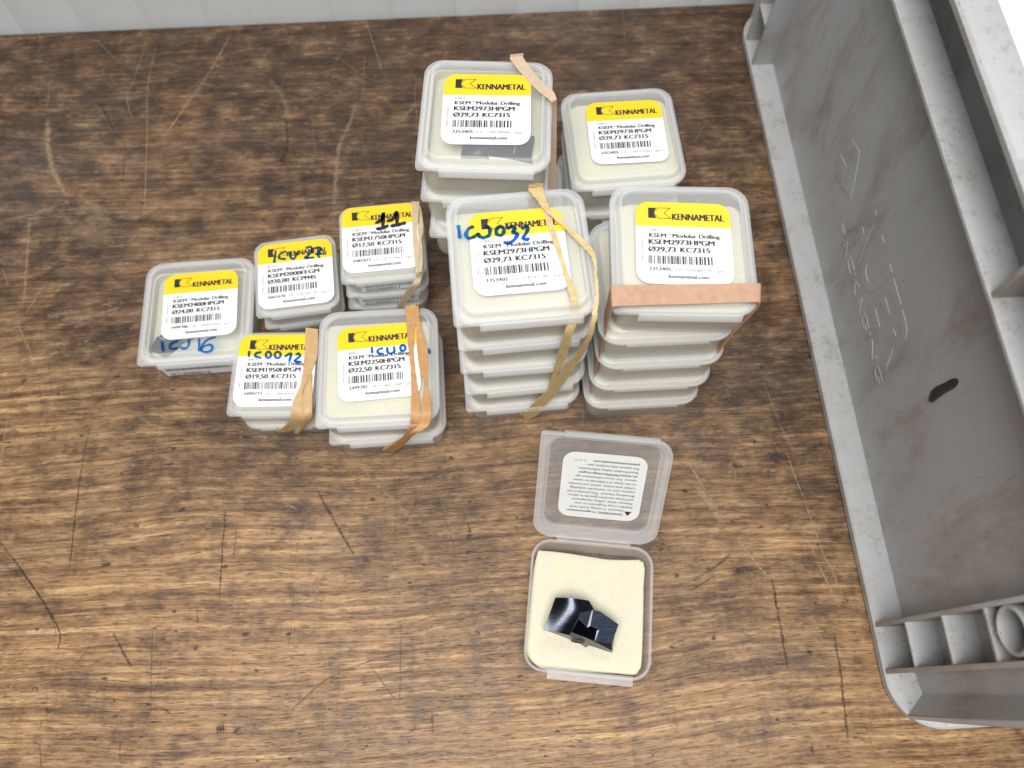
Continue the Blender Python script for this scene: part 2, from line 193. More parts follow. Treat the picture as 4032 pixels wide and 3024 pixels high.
    c = mixc(nt, 1.0, c, info.outputs['Color'], 'MULTIPLY')
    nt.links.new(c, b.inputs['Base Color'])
    r = ramp(nt, mott, [(0.3, 0.36), (0.7, 0.54)])
    nt.links.new(r, b.inputs['Roughness'])
    b.inputs['Specular IOR Level'].default_value = 0.30
    hgt = mth(nt, 'ADD', mth(nt, 'MULTIPLY', fibre, 0.5), mth(nt, 'MULTIPLY', streak, 0.7))
    hgt = mth(nt, 'SUBTRACT', hgt, mth(nt, 'MULTIPLY', po, 0.3))
    bump(nt, hgt, 0.45, 0.0008, b)
    return mt

def scratch_material(name, c):
    mt, nt, b, o = new_mat(name)
    at = nt.nodes.new('ShaderNodeAttribute'); at.attribute_name = 'amount'
    geo = nt.nodes.new('ShaderNodeNewGeometry')
    n = noise(nt, mapping(nt, geo.outputs['Position'], (240, 900, 1)), 1, 4, 0.7)
    a = mth(nt, 'MULTIPLY', at.outputs['Fac'], ramp(nt, n, [(0.36, 0.12), (0.6, 1.0)]))
    b.inputs['Base Color'].default_value = (*c, 1)
    b.inputs['Roughness'].default_value = 0.7
    nt.links.new(mth(nt, 'MULTIPLY', a, 0.85, True), b.inputs['Alpha'])
    return mt

def plastic_material(name, opac, edge, tint=(0.90, 0.925, 0.95), rough=0.20):
    """milky polypropylene: part of the light passes straight, part is scattered"""
    mt, nt, b, o = new_mat(name)
    b.inputs['Base Color'].default_value = (*tint, 1)
    b.inputs['Roughness'].default_value = rough
    b.inputs['Specular IOR Level'].default_value = 0.5
    tr = nt.nodes.new('ShaderNodeBsdfTranslucent'); tr.inputs[0].default_value = (*tint, 1)
    mx = nt.nodes.new('ShaderNodeMixShader'); mx.inputs[0].default_value = 0.42
    nt.links.new(b.outputs[0], mx.inputs[1]); nt.links.new(tr.outputs[0], mx.inputs[2])
    tp = nt.nodes.new('ShaderNodeBsdfTransparent'); tp.inputs[0].default_value = (0.985, 0.99, 0.995, 1)
    lw = nt.nodes.new('ShaderNodeLayerWeight'); lw.inputs[0].default_value = 0.35
    f = mth(nt, 'ADD', mth(nt, 'MULTIPLY', lw.outputs['Facing'], edge), opac, True)
    m2 = nt.nodes.new('ShaderNodeMixShader')
    nt.links.new(f, m2.inputs[0]); nt.links.new(tp.outputs[0], m2.inputs[1]); nt.links.new(mx.outputs[0], m2.inputs[2])
    nt.links.new(m2.outputs[0], o.inputs[0])
    return mt

def foam_material():
    mt, nt, b, o = new_mat("cream_foam")
    tc = nt.nodes.new('ShaderNodeNewGeometry')
    n1 = noise(nt, mapping(nt, tc.outputs['Position'], (1500, 1500, 1500)), 1, 3, 0.6)
    n2 = noise(nt, mapping(nt, tc.outputs['Position'], (60, 60, 60)), 1, 4, 0.6)
    c = ramp(nt, n1, [(0.3, (0.54, 0.50, 0.38)), (0.6, (0.61, 0.575, 0.455)), (0.74, (0.70, 0.67, 0.55))])
    c = mixc(nt, mth(nt, 'MULTIPLY', ramp(nt, n2, [(0.5, 0.0), (0.75, 1.0)]), 0.4), c, (0.68, 0.64, 0.36))
    nt.links.new(c, b.inputs['Base Color'])
    b.inputs['Roughness'].default_value = 0.9
    b.inputs['Specular IOR Level'].default_value = 0.15
    bump(nt, n1, 0.3, 0.0003, b)
    return mt

def crate_material():
    mt, nt, b, o = new_mat("grey_crate_plastic")
    geo = nt.nodes.new('ShaderNodeNewGeometry')
    P = geo.outputs['Position']
    sp = nt.nodes.new('ShaderNodeSeparateXYZ'); nt.links.new(geo.outputs['Normal'], sp.inputs[0])
    base = ramp(nt, noise(nt, mapping(nt, P, (16, 16, 16)), 1, 5, 0.6), [(0.3, (0.40, 0.402, 0.40)), (0.7, (0.435, 0.44, 0.445))])
    # brown hand grime, in drawn-out smudges
    sm = noise(nt, mapping(nt, P, (20, 34, 13), rot=(0.7, 0.2, 0)), 1, 6, 0.72, 0.3)
    sm = ramp(nt, sm, [(0.50, 0.0), (0.68, 1.0)])
    upf = ramp(nt, sp.outputs[2], [(0.5, 0.0), (0.9, 1.0)])
    sm = mth(nt, 'MULTIPLY', sm, mth(nt, 'SUBTRACT', 1.0, mth(nt, 'MULTIPLY', upf, 0.75)))
    c = mixc(nt, mth(nt, 'MULTIPLY', sm, 0.6), base, (0.215, 0.155, 0.10))
    # black dust that settles on ledges (a layer lying on upward faces)
    dust = noise(nt, mapping(nt, P, (70, 70, 70)), 1, 7, 0.92)
    upf = ramp(nt, sp.outputs[2], [(0.5, 0.0), (0.9, 1.0)])
    df = mth(nt, 'MULTIPLY', ramp(nt, dust, [(0.52, 0.0), (0.64, 1.0)]), mth(nt, 'MULTIPLY', upf, 0.5))
    c = mixc(nt, df, c, (0.13, 0.115, 0.10))
    sp2 = ramp(nt, noise(nt, mapping(nt, P, (900, 900, 900)), 1, 2, 0.5), [(0.28, 1.0), (0.33, 0.0)])
    c = mixc(nt, mth(nt, 'MULTIPLY', sp2, 0.5), c, (0.10, 0.09, 0.08))
    nt.links.new(c, b.inputs['Base Color'])
    nt.links.new(ramp(nt, dust, [(0.3, 0.42), (0.7, 0.62)]), b.inputs['Roughness'])
    bump(nt, noise(nt, mapping(nt, P, (1400, 1400, 1400)), 1, 3, 0.6), 0.12, 0.0003, b)
    return mt

def rubber_material(name, c1, c2):
    mt, nt, b, o = new_mat(name)
    geo = nt.nodes.new('ShaderNodeNewGeometry')
    n = noise(nt, mapping(nt, geo.outputs['Position'], (300, 300, 300)), 1, 6, 0.7)
    c = ramp(nt, n, [(0.3, c1), (0.7, c2)])
    nt.links.new(c, b.inputs['Base Color'])
    b.inputs['Roughness'].default_value = 0.55
    b.inputs['Subsurface Weight'].default_value = 0.15
    b.inputs['Subsurface Radius'].default_value = (0.002, 0.001, 0.0006)
    b.inputs['Subsurface Scale'].default_value = 1.0
    bump(nt, noise(nt, mapping(nt, geo.outputs['Position'], (1300, 1300, 1300)), 1, 3, 0.6), 0.25, 0.0003, b)
    return mt

def paper_material(name, c, rough=0.45):
    mt, nt, b, o = new_mat(name)
    geo = nt.nodes.new('ShaderNodeNewGeometry')
    n = noise(nt, mapping(nt, geo.outputs['Position'], (160, 160, 160)), 1, 6, 0.7)
    lo = tuple(v * 0.94 for v in c)
    nt.links.new(ramp(nt, n, [(0.3, lo), (0.6, c)]), b.inputs['Base Color'])
    b.inputs['Roughness'].default_value = rough
    return mt

def ink_material(name, c, opaque):
    """marker ink: a coloured film that filters what is under it"""
    mt, nt, b, o = new_mat(name)
    b.inputs['Base Color'].default_value = (*c, 1); b.inputs['Roughness'].default_value = 0.4
    tp = nt.nodes.new('ShaderNodeBsdfTransparent')
    tp.inputs[0].default_value = (c[0] ** .5 * .7, min(1, c[1] ** .5 * 1.12), min(1, c[2] ** .5 * 1.04), 1)
    geo = nt.nodes.new('ShaderNodeNewGeometry')
    n = noise(nt, mapping(nt, geo.outputs['Position'], (500, 500, 500)), 1, 4, 0.6)
    mx = nt.nodes.new('ShaderNodeMixShader')
    nt.links.new(mth(nt, 'ADD', opaque - 0.05, mth(nt, 'MULTIPLY', n, 0.1), True), mx.inputs[0])
    nt.links.new(tp.outputs[0], mx.inputs[1]); nt.links.new(b.outputs[0], mx.inputs[2])
    nt.links.new(mx.outputs[0], o.inputs[0])
    return mt

def carbide_material(name, c, rough):
    mt, nt, b, o = new_mat(name)
    b.inputs['Base Color'].default_value = (*c, 1)
    b.inputs['Metallic'].default_value = 1.0
    geo = nt.nodes.new('ShaderNodeNewGeometry')
    n = noise(nt, mapping(nt, geo.outputs['Position'], (200, 2600, 700), rot=(0, 0, 0.35)), 1, 3, 0.6)
    nt.links.new(ramp(nt, n, [(0.3, rough * 0.8), (0.7, rough * 1.25)]), b.inputs['Roughness'])
    bump(nt, n, 0.12, 0.0001, b)
    return mt

M = dict(
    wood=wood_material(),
    light_scratch=scratch_material("pale_scratch", (0.42, 0.30, 0.185)),
    dark_scratch=scratch_material("dark_scratch", (0.020, 0.015, 0.012)),
    clear=plastic_material("milky_plastic", 0.17, 0.28, (0.96, 0.945, 0.90)),
    lid=plastic_material("milky_lid_plastic", 0.25, 0.42, (0.96, 0.97, 0.985)),
    window=plastic_material("thin_lid_panel", 0.11, 0.22),
    foam=foam_material(), crate=crate_material(),
    white=paper_material("white_label", (0.80, 0.81, 0.82)),
    white_in=paper_material("matt_white_label", (0.68, 0.68, 0.665)),
    yellow=paper_material("yellow_print", (0.86, 0.565, 0.012), 0.4),
    black=simple("black_print", (0.016, 0.016, 0.017), 0.5),
    grey=simple("grey_print", (0.07, 0.07, 0.072), 0.55),
    blue_ink=ink_material("blue_marker", (0.012, 0.10, 0.55), 0.12),
    black_ink=ink_material("black_marker", (0.008, 0.010, 0.010), 0.92),
    carbide=carbide_material("dark_coated_carbide", (0.060, 0.066, 0.083), 0.27),
    carbide_matt=carbide_material("dark_ground_carbide", (0.0075, 0.009, 0.0145), 0.36),
    ground=simple("ground_grey_carbide", (0.21, 0.20, 0.185), 0.35, 0.5),
    edge=simple("pale_carbide_edge", (0.50, 0.51, 0.53), 0.4, 0.0),
    hole=simple("hole_shadow_metal", (0.05, 0.047, 0.043), 0.35, 0.8),
    rub_pink=rubber_material("flesh_rubber", (0.4, 0.235, 0.145), (0.5, 0.315, 0.205)),
    rub_tan=rubber_material("tan_rubber", (0.4, 0.2, 0.065), (0.52, 0.29, 0.115)),
    rub_beige=rubber_material("beige_rubber", (0.46, 0.36, 0.215), (0.56, 0.46, 0.3)),
    rub_ltan=rubber_material("light_tan_rubber", (0.43, 0.27, 0.125), (0.54, 0.36, 0.185)),
    rub_yel=rubber_material("old_yellow_rubber", (0.48, 0.35, 0.145), (0.64, 0.50, 0.26)),
    rub_skin=rubber_material("pale_pink_rubber", (0.5, 0.36, 0.25), (0.59, 0.45, 0.33)),
    wall=paper_material("grey_panel_paint", (0.66, 0.68, 0.685), 0.35),
    paper=paper_material("white_wrap", (0.66, 0.68, 0.70), 0.5),
    drip=simple("dark_drip", (0.03, 0.031, 0.033), 0.18),
    shaving=simple("metal_shaving", (0.75, 0.74, 0.72), 0.18, 1.0),
)

# ------------------------------------------------------------------ mesh helpers (input in mm)
class MB:
    def __init__(s): s.v = []; s.f = []; s.mi = []; s.mat = 0
    def add(s, vs, fs):
        o = len(s.v); s.v += [tuple(v) for v in vs]
        s.f += [tuple(i + o for i in f) for f in fs]; s.mi += [s.mat] * len(fs)
    def loft(s, loops, cap0=True, cap1=True, closed=True):
        o = len(s.v); n = len(loops[0])
        for l in loops: s.v += [tuple(p) for p in l]
        for k in range(len(loops) - 1):
            a, b = o + k * n, o + (k + 1) * n
            for i in range(n if closed else n - 1):
                j = (i + 1) % n
                s.f.append((a + i, a + j, b + j, b + i)); s.mi.append(s.mat)
        if cap0: s.f.append(tuple(o + i for i in range(n))[::-1]); s.mi.append(s.mat)
        if cap1: e = o + (len(loops) - 1) * n; s.f.append(tuple(e + i for i in range(n))); s.mi.append(s.mat)
    def box(s, x0, x1, y0, y1, z0, z1):
        v = [(x, y, z) for z in (z0, z1) for y in (y0, y1) for x in (x0, x1)]
        s.add(v, [(0, 2, 3, 1), (4, 5, 7, 6), (0, 1, 5, 4), (2, 6, 7, 3), (0, 4, 6, 2), (1, 3, 7, 5)])
    def prism(s, poly, z0, z1):
        s.loft([[(x, y, z0) for x, y in poly], [(x, y, z1) for x, y in poly]])
    def build(s, name, mats, parent=None, bevel=0.0, sharp=38, loc=None, seg=2):
        me = bpy.data.meshes.new(name)
        me.from_pydata([(x * MM, y * MM, z * MM) for x, y, z in s.v], [], s.f)
        if not isinstance(mats, (list, tuple)): mats = [mats]
        for mt in mats: me.materials.append(mt)
        me.polygons.foreach_set('material_index', s.mi)
        bm = bmesh.new(); bm.from_mesh(me)
        bmesh.ops.recalc_face_normals(bm, faces=bm.faces)
        if bevel:
            es = [e for e in bm.edges if len(e.link_faces) == 2 and e.calc_face_angle(0) > math.radians(40)]
            bmesh.ops.bevel(bm, geom=es, offset=bevel * MM, segments=seg, affect='EDGES', profile=0.6)
        for f in bm.faces: f.smooth = True
        for e in bm.edges:
            if len(e.link_faces) == 2 and e.calc_face_angle(0) > math.radians(sharp): e.smooth = False
        bm.to_mesh(me); bm.free()
        ob = bpy.data.objects.new(name, me); col.objects.link(ob)
        if parent: ob.parent = parent
        if loc: ob.location = [c * MM for c in loc]
        return ob

def rrect(hw, hl, rs, z, n=7, cx=0, cy=0):
    """rounded rectangle loop, radii for corners (+x+y, -x+y, -x-y, +x-y)"""
    if isinstance(rs, (int, float)): rs = (rs,) * 4
    out = []
    for (sx, sy), r, a0 in zip(((1, 1), (-1, 1), (-1, -1), (1, -1)), rs, (0, 90, 180, 270)):
        for i in range(n):
            a = math.radians(a0 + 90 * i / (n - 1))
            out.append((cx + sx * (hw - r) + r * math.cos(a), cy + sy * (hl - r) + r * math.sin(a), z))
    return out

def empty(name, loc=(0, 0, 0), rz=0.0):
    o = bpy.data.objects.new(name, None); col.objects.link(o)
    o.empty_display_size = 0.01
    o.location = [c * MM for c in loc]; o.rotation_euler = (0, 0, math.radians(rz))
    return o

def tag(o, label=None, cat=None, group=None, kind=None):
    if label: o['label'] = label
    if cat: o['category'] = cat
    if group: o['group'] = group
    if kind: o['kind'] = kind
    return o

_txt = {}
def text_geo(s, bold=0.0):
    key = (s, bold)
    if key not in _txt:
        cu = bpy.data.curves.new('tmp_text', 'FONT'); cu.body = s; cu.resolution_u = 3; cu.offset = bold
        ob = bpy.data.objects.new('tmp_text', cu); col.objects.link(ob)
        dg = bpy.context.evaluated_depsgraph_get()
        ev = ob.evaluated_get(dg); me = ev.to_mesh()
        v = [(p.co.x, p.co.y) for p in me.vertices]; f = [tuple(p.vertices) for p in me.polygons]
        ev.to_mesh_clear()
        bpy.data.objects.remove(ob); bpy.data.curves.remove(cu)
        _txt[key] = (v, f)
    return _txt[key]

CAPH = 0.70
def put_text(mb, s, x0, x1, base, cap, z, bold=0.0, xf=None):
    """flat lettering from x0 to x1 on a baseline; xf maps (x, y) further"""
    v, f = text_geo(s, 0.0)
    if not v: return
    if bold:
        d = bold * cap * 2.2
        for i, dx in enumerate((-d, 0, d)): put_text(mb, s, x0 + dx, x1 + dx, base, cap, z + .004 * i, 0.0, xf)
        return
    a = min(p[0] for p in v); b = max(p[0] for p in v)
    k = (x1 - x0) / (b - a); ky = cap / CAPH
    pts = [(x0 + (p[0] - a) * k, base + p[1] * ky) for p in v]
    if xf: pts = [xf(*p) for p in pts]
    mb.add([(x, y, z) for x, y in pts], f)

def rect(mb, x0, x1, y0, y1, z): mb.add([(x0, y0, z), (x1, y0, z), (x1, y1, z), (x0, y1, z)], [(0, 1, 2, 3)])

def stroke(mb, pts, w, z, cap=True):
    """flat pen stroke through pts"""
    P = smooth_path([Vector((p[0], p[1], 0)) for p in pts], 5)
    n = len(P); L = []; R = []
    for i, p in enumerate(P):
        d = (P[min(i + 1, n - 1)] - P[max(i - 1, 0)]); d.normalize()
        nn = Vector((-d.y, d.x, 0)); ww = w * (0.5 + 0.07 * math.sin(i * 0.9 + p.x))
        L.append(p + nn * ww); R.append(p - nn * ww)
    d0 = (P[0] - P[1]).normalized() * w * 0.4; d1 = (P[-1] - P[-2]).normalized() * w * 0.4
    vs = [(L[0] + R[0]) / 2 + d0] + [q for a, b in zip(L, R) for q in (a, b)] + [(L[-1] + R[-1]) / 2 + d1]
    fs = [(0, 1, 2)] + [(1 + 2 * i, 2 + 2 * i, 4 + 2 * i, 3 + 2 * i) for i in range(n - 1)] + [(2 * n - 1, 2 * n, 2 * n + 1)]
    mb.add([(q.x, q.y, z) for q in vs], fs)

def smooth_path(P, k):
    if len(P) < 3:
        return [P[0].lerp(P[-1], t / k) for t in range(k + 1)]
    out = []
    for i in range(len(P) - 1):
        p0, p1, p2, p3 = P[max(i - 1, 0)], P[i], P[i + 1], P[min(i + 2, len(P) - 1)]
        for j in range(k):
            t = j / k
            out.append(0.5 * ((2 * p1) + (p2 - p0) * t + (2 * p0 - 5 * p1 + 4 * p2 - p3) * t * t + (3 * p1 - p0 - 3 * p2 + p3) * t ** 3))
    out.append(P[-1]); return out

# ------------------------------------------------------------------ setting: wall and bench
EDGE_A = 2.52
edge = empty("wall", (-78.4, 386.6, 0), EDGE_A); tag(edge, kind='structure')
pm = MB()
pm.loft([[(x, y, z) for x, y in ((0.0, 12), (0.0, .8), (2.0, 0), (35.6, 0), (37.78, .8), (37.78, 12))] for z in (-60, 420)])
panel_me = pm.build("panel", M['wall'], edge, sharp=60)
for i in range(-11, 12):
    if i == -11: panel_me.location = (i * 37.8 * MM + 0.008, 0, 0); continue
    o = panel_me.copy(); col.objects.link(o); o.parent = edge; o.location = (i * 37.8 * MM + 0.008, 0.0003 * (i % 2), 0)
bk = MB(); bk.box(-440, 460, 12.5, 20, -60, 420); bk.build("backing_board", M['wall'], edge)

bench = empty("workbench", (-78.4, 383.6, 0), EDGE_A)
tag(bench, "worn dark brown wooden bench top covered in scratches and stains", "workbench")
seams = [0, -83, -206, -327, -448, -560]
tints = [(0.95, 0.93, 0.92), (0.97, 0.97, 0.98), (0.96, 0.96, 0.96), (1.0, 1.0, 1.0), (1.02, 1.0, .98)]
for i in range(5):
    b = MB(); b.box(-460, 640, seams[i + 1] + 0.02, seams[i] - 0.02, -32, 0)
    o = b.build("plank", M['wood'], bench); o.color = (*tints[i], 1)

def scratch_mesh(name, items, mat, z):
    vs, fs, am = [], [], []
    for pts, w, a in items:
        P = smooth_path([Vector((x, y, 0)) for x, y in pts], 8)
        n = len(P); o = len(vs)
        for i, p in enumerate(P):
            d = P[min(i + 1, n - 1)] - P[max(i - 1, 0)]; d.normalize(); nn = Vector((-d.y, d.x, 0))
            t = i / (n - 1); taper = min(1, 5 * min(t, 1 - t) + 0.25)
            ww = w * (0.55 + 0.25 * math.sin(i * 1.7 + p.x) + 0.3 * rng.random())
            jit = nn * (rng.random() - 0.5) * w * 0.35
            for k, q in ((-1, 0), (-.35, 1), (.35, 1), (1, 0)):
                v = p + jit + nn * ww * k; vs.append((v.x * MM, v.y * MM, z * MM)); am.append(a * taper * q)
        for i in range(n - 1):
            for k in range(3):
                s0 = o + i * 4 + k; fs.append((s0, s0 + 1, s0 + 5, s0 + 4))
    me = bpy.data.meshes.new(name); me.from_pydata(vs, [], fs); me.materials.append(mat)
    at = me.attributes.new('amount', 'FLOAT', 'POINT'); at.data.foreach_set('value', am)
    ob = bpy.data.objects.new(name, me); col.objects.link(ob)
    ob.parent = bench; ob.matrix_parent_inverse = bench_inv
    tag(ob, kind='stuff'); return ob
bpy.context.view_layer.update()
bench_inv = bench.matrix_world.inverted()
light = [(p, w * 1.1, min(1, abs(t) * 0.95)) for p, w, t in SCRATCH if t > 0]
dark = [(p, w, min(1, abs(t) * 0.95)) for p, w, t in SCRATCH if t < 0]
for i in range(300):
    x = rng.uniform(-300, 160); y = rng.uniform(-30, 370)
    ang = rng.choice([90, 100, 75, 60, 120, 2, 92]) + rng.gauss(0, 12); L = rng.uniform(4, 38) * (1.5 if y > 200 else 1)
    dx, dy = L * math.cos(math.radians(ang)), L * math.sin(math.radians(ang)); bow = rng.gauss(0, L * 0.04)
    it = ([(x, y), (x + dx / 2 - bow * .5, y + dy / 2 + bow), (x + dx, y + dy)], rng.uniform(0.12, 0.36), rng.uniform(0.25, 0.7))
    (light if rng.random() < (0.75 if y > 180 else 0.5) else dark).append(it)
for i in range(240):       # small dents and rubbed spots
    x = rng.uniform(-300, 160); y = rng.uniform(-30, 370); L = rng.uniform(1, 6)
    it = ([(x, y), (x + L * .5, y + rng.gauss(0, .4)), (x + L, y + rng.gauss(0, 1))], rng.uniform(.3, 1.0), rng.uniform(.3, .8))
    (light if rng.random() < 0.5 else dark).append(it)
scratch_mesh("pale_scratches", light, M['light_scratch'], 0.06)
scratch_mesh("dark_scratches", dark, M['dark_scratch'], 0.11)

# ------------------------------------------------------------------ crate
crate = empty("plastic_crate", (158.3, -17.0, 0), 2.717)
tag(crate, "grimy grey plastic stacking crate at the right with raised lettering on its side", "crate")
LU, LV, ZF, ZT = 400.0, 300.0, 138.0, 166.5
def cbox(name, v0, v1, u0, u1, z0, z1, bevel=0.5, par=None):
    b = MB(); b.box(v0, v1, u0, u1, z0, z1); return b.build(name, M['crate'], par or crate, bevel=bevel)
b = MB()
lo = [rrect(LV / 2 - 1.2, LU / 2 - 1.2, 20, 0.4, 10, LV / 2, LU / 2), rrect(LV / 2, LU / 2, 21, 1.4, 10, LV / 2, LU / 2),
      rrect(LV / 2, LU / 2, 21, 5.0, 10, LV / 2, LU / 2), rrect(LV / 2 - .8, LU / 2 - .8, 20.4, 5.7, 10, LV / 2, LU / 2)]
b.loft(lo); b.build("base_plate", M['crate'], crate)
panel = cbox("side_panel", 13, 15, 42.6, 357.4, 5.5, ZT - 3, 0)
cbox("side_panel", LV - 15, LV - 13, 42.6, 357.4, 5.5, ZT - 3, 0)
cbox("end_panel", 38, LV - 38, 11, 13, 5.5, ZT - 3, 0)
cbox("end_panel", 38, LV - 38, LU - 13, LU - 11, 5.5, ZT - 3, 0)
def mirror(poly, mu, mv): return [((LV - v) if mv else v, (LU - u) if mu else u) for u, v in poly]
for mu in (0, 1):
    for mv in (0, 1):
        poly = [(44, 12.6), (24, 12.6), (14, 14), (6.2, 5.8), (4.6, 7.2), (2.2, 22), (2.0, 44), (14, 44), (16, 18), (44, 15)]
        b = MB(); b.prism(mirror(poly, mu, mv), 5.4, ZF - 2); b.build("corner_post", M['crate'], crate, bevel=0.4, seg=1)
for mu in (0, 1):
    U = (lambda a, b_: (LU - b_, LU - a)) if mu else (lambda a, b_: (a, b_))
    cbox("fin", 0.5, 13.2, *U(41.6, 43.4), 5.3, ZF - 2, .4)
    cbox("fin", 0.5, 13.2, *U(22.6, 24.6), 5.3, ZF - 2, .4)
    for z in (31, 59.5, 87, 112):
        cbox("rib", 1.0, 13.2, *U(24.4, 41.8), z - 0.8, z + 0.8, .3)
    for z0, z1 in ((87.6, 92.2), (106.4, 111.4)):
        cbox("rib", 1.6, 13.2, *U(32.9, 34.3), z0, z1, .2)
    uc = (LU - 33.6) if mu else 33.6
    b = MB(); ring = lambda r, v: [(v, uc + r * math.cos(t * math.pi / 16), 99.3 + r * math.sin(t * math.pi / 16)) for t in range(32)]
    b.loft([ring(8.0, 13), ring(8.0, 1.2), ring(7.6, .8), ring(7.0, .8), ring(6.6, 1.2), ring(6.4, 13)], False, False)
    b.build("tube_socket", M['crate'], crate)
b = MB()
for zz in (0,):
    fl = lambda e, z, r: rrect(LV / 2 - e, LU / 2 - e, r, z, 8, LV / 2, LU / 2)
    b.loft([fl(13, ZF - 2.4, 9), fl(.6, ZF - 2.2, 20), fl(0, ZF - 1.6, 20), fl(0, ZF - .3, 20), fl(.5, ZF, 20), fl(13.2, ZF, 9)], False, False)
b.build("flange", M['crate'], crate)
b = MB()
b.loft([fl(13, ZF - 1, 9), fl(13, ZT - 4.5, 9), fl(1.2, ZT - 4.2, 20), fl(.2, ZT - 3.4, 20), fl(0, ZT - 1, 20), fl(1, ZT, 20), fl(12.5, ZT, 10), fl(14.5, ZT - 1.2, 9), fl(15.5, ZT - 4, 9), fl(16, 6, 9)], False, False)
b.build("rim", M['crate'], crate)
for u in (30, 131.8, 266, 370): cbox("gusset", .6, 13.2, u, u + 2.0, ZF - .2, ZT - 3.6, .3)
# raised logo and lettering on the side panel (reads with its top towards the rim)
V0 = 13.0
def logo_map(pts3): return pts3
def emboss(name, geo2d, hgt):
    v, f = geo2d
    mb = MB(); n = len(v)
    vs = [(V0 - hgt, p[0], p[1]) for p in v] + [(V0 + .1, p[0], p[1]) for p in v]
    fs = list(f)
    cnt = {}
    for q in f:
        for i in range(len(q)):
            e = (q[i], q[(i + 1) % len(q)]); cnt[e] = 1
    for (a, c_) in list(cnt):
        if (c_, a) not in cnt: fs.append((a, c_, c_ + n, a + n))
    mb.add(vs, fs); return mb.build(name, M['crate'], panel, sharp=30)
def text2d(s, u0, u1, z0, cap, bold=0.0, shear=0.0):
    v, f = text_geo(s, bold); a = min(p[0] for p in v); b_ = max(p[0] for p in v)
    return [(u0 + (p[0] - a) / (b_ - a) * (u1 - u0) - shear * p[1] * cap / CAPH, z0 + p[1] * cap / CAPH) for p in v], f
emboss("raised_lettering", text2d("AUER", 222, 146, 43.5, 24.0, 0.02, 0.0), 0.35)
emboss("raised_lettering", text2d("PACKAGING", 226, 143, 33.0, 5.2, 0.0), 0.3)
ic = []
for q in ([(254, 64.5), (244, 68.0), (235, 57), (245.5, 53.5)], [(245, 52.8), (234.3, 56.3), (231, 50.5), (241, 46)], [(255, 52), (246.5, 54), (241.5, 45.6), (250.5, 42)]):
    ic.append(q)
for q in ic: emboss("raised_emblem", (q, [(0, 1, 2, 3)]), 0.35)
drip = [(122.3, 67.9), (121.0, 70.3), (120.9, 74.9), (121.0, 80.7), (120.6, 86.4), (121.4, 89.8), (122.9, 90.3), (124.3, 87.3), (124.8, 82.3), (125.6, 75.1), (124.8, 70.7)]
drip = [(p.x, p.y) for p in smooth_path([Vector((*p, 0)) for p in drip + drip[:1]], 4)[:-1]]
b = MB(); cu_, cz_ = 122.8, 79
b.loft([[(V0 - h_, cu_ + (u - cu_) * k, cz_ + (z - cz_) * k) for u, z in drip] for h_, k in ((0.02, 1), (.35, .96), (.6, .8), (.7, .45))], False, True)
b.build("dark_drip", M['drip'], panel)

# white wrap inside the crate
mb = MB(); nx, ny = 40, 50; r2 = random.Random(3)
ph = [(r2.uniform(-.08, .08), r2.uniform(-.08, .08), r2.uniform(0, 6), r2.uniform(.6, 2.4)) for _ in range(12)]
g = []
for j in range(ny + 1):
    for i in range(nx + 1):
        x = 17 + (LV - 34) * i / nx; y = 17 + (LU - 34) * j / ny
        z = 150 + sum(a * math.sin(p * x * 1.3 + q * y + c_) for p, q, c_, a in ph)
        g.append((x, y, z - 2))
top = [(i + j * (nx + 1), i + 1 + j * (nx + 1), i + 1 + (j + 1) * (nx + 1), i + (j + 1) * (nx + 1)) for j in range(ny) for i in range(nx)]
mb.add(g, top)
wrap = mb.build("wrapping_sheet", M['paper'], sharp=80)
wrap.location = crate.location; wrap.rotation_euler = crate.rotation_euler
sm = wrap.modifiers.new("thickness", 'SOLIDIFY'); sm.thickness = 0.0006
tag(wrap, "smooth white sheet lying inside the grey crate just under its rim", "sheet")

# ------------------------------------------------------------------ small plastic boxes
def base_mesh(S, h):
    L = S * ASPECT; hw, hl = S / 2, L / 2; r = S * 0.155
    kk = .50 if S > 45 else .36
    b = MB(); q = lambda e, z, rr: rrect(hw - e * kk, hl - e * kk, rr, z)
    zr = h - 5.0
    b.loft([q(4.1, .0, r - 2.2), q(3.3, .3, r - 1.6), q(2.9, 1.2, r - 1.2), q(2.6, zr - 1.4, r - .8), q(2.4, zr - 1.2, r - .6), q(1.3, zr - 1.0, r), q(1.0, zr - .6, r), q(1.0, zr - .2, r), q(1.3, zr, r),
            q(2.9, zr, r - 1), q(3.2, zr - .3, r - 1.2), q(3.5, zr - 1.6, r - 1.4), q(3.9, 1.6, r - 1.8), q(5.0, 1.0, r - 2.6)])
    for i, f in enumerate(b.f): b.mi[i] = 1 if len(f) == 4 and min(b.v[j][2] for j in f) > zr - 1.75 else 0
    return b
def latch_ledge(S, h, kind_open=False):
    L = S * ASPECT; b = MB(); zr = h - 5.0
    b.box(-.30 * S, .36 * S, -L / 2 - (1.9 if kind_open else .5), -L / 2 + 2.2, zr - 2.4, zr - 1.4); return b
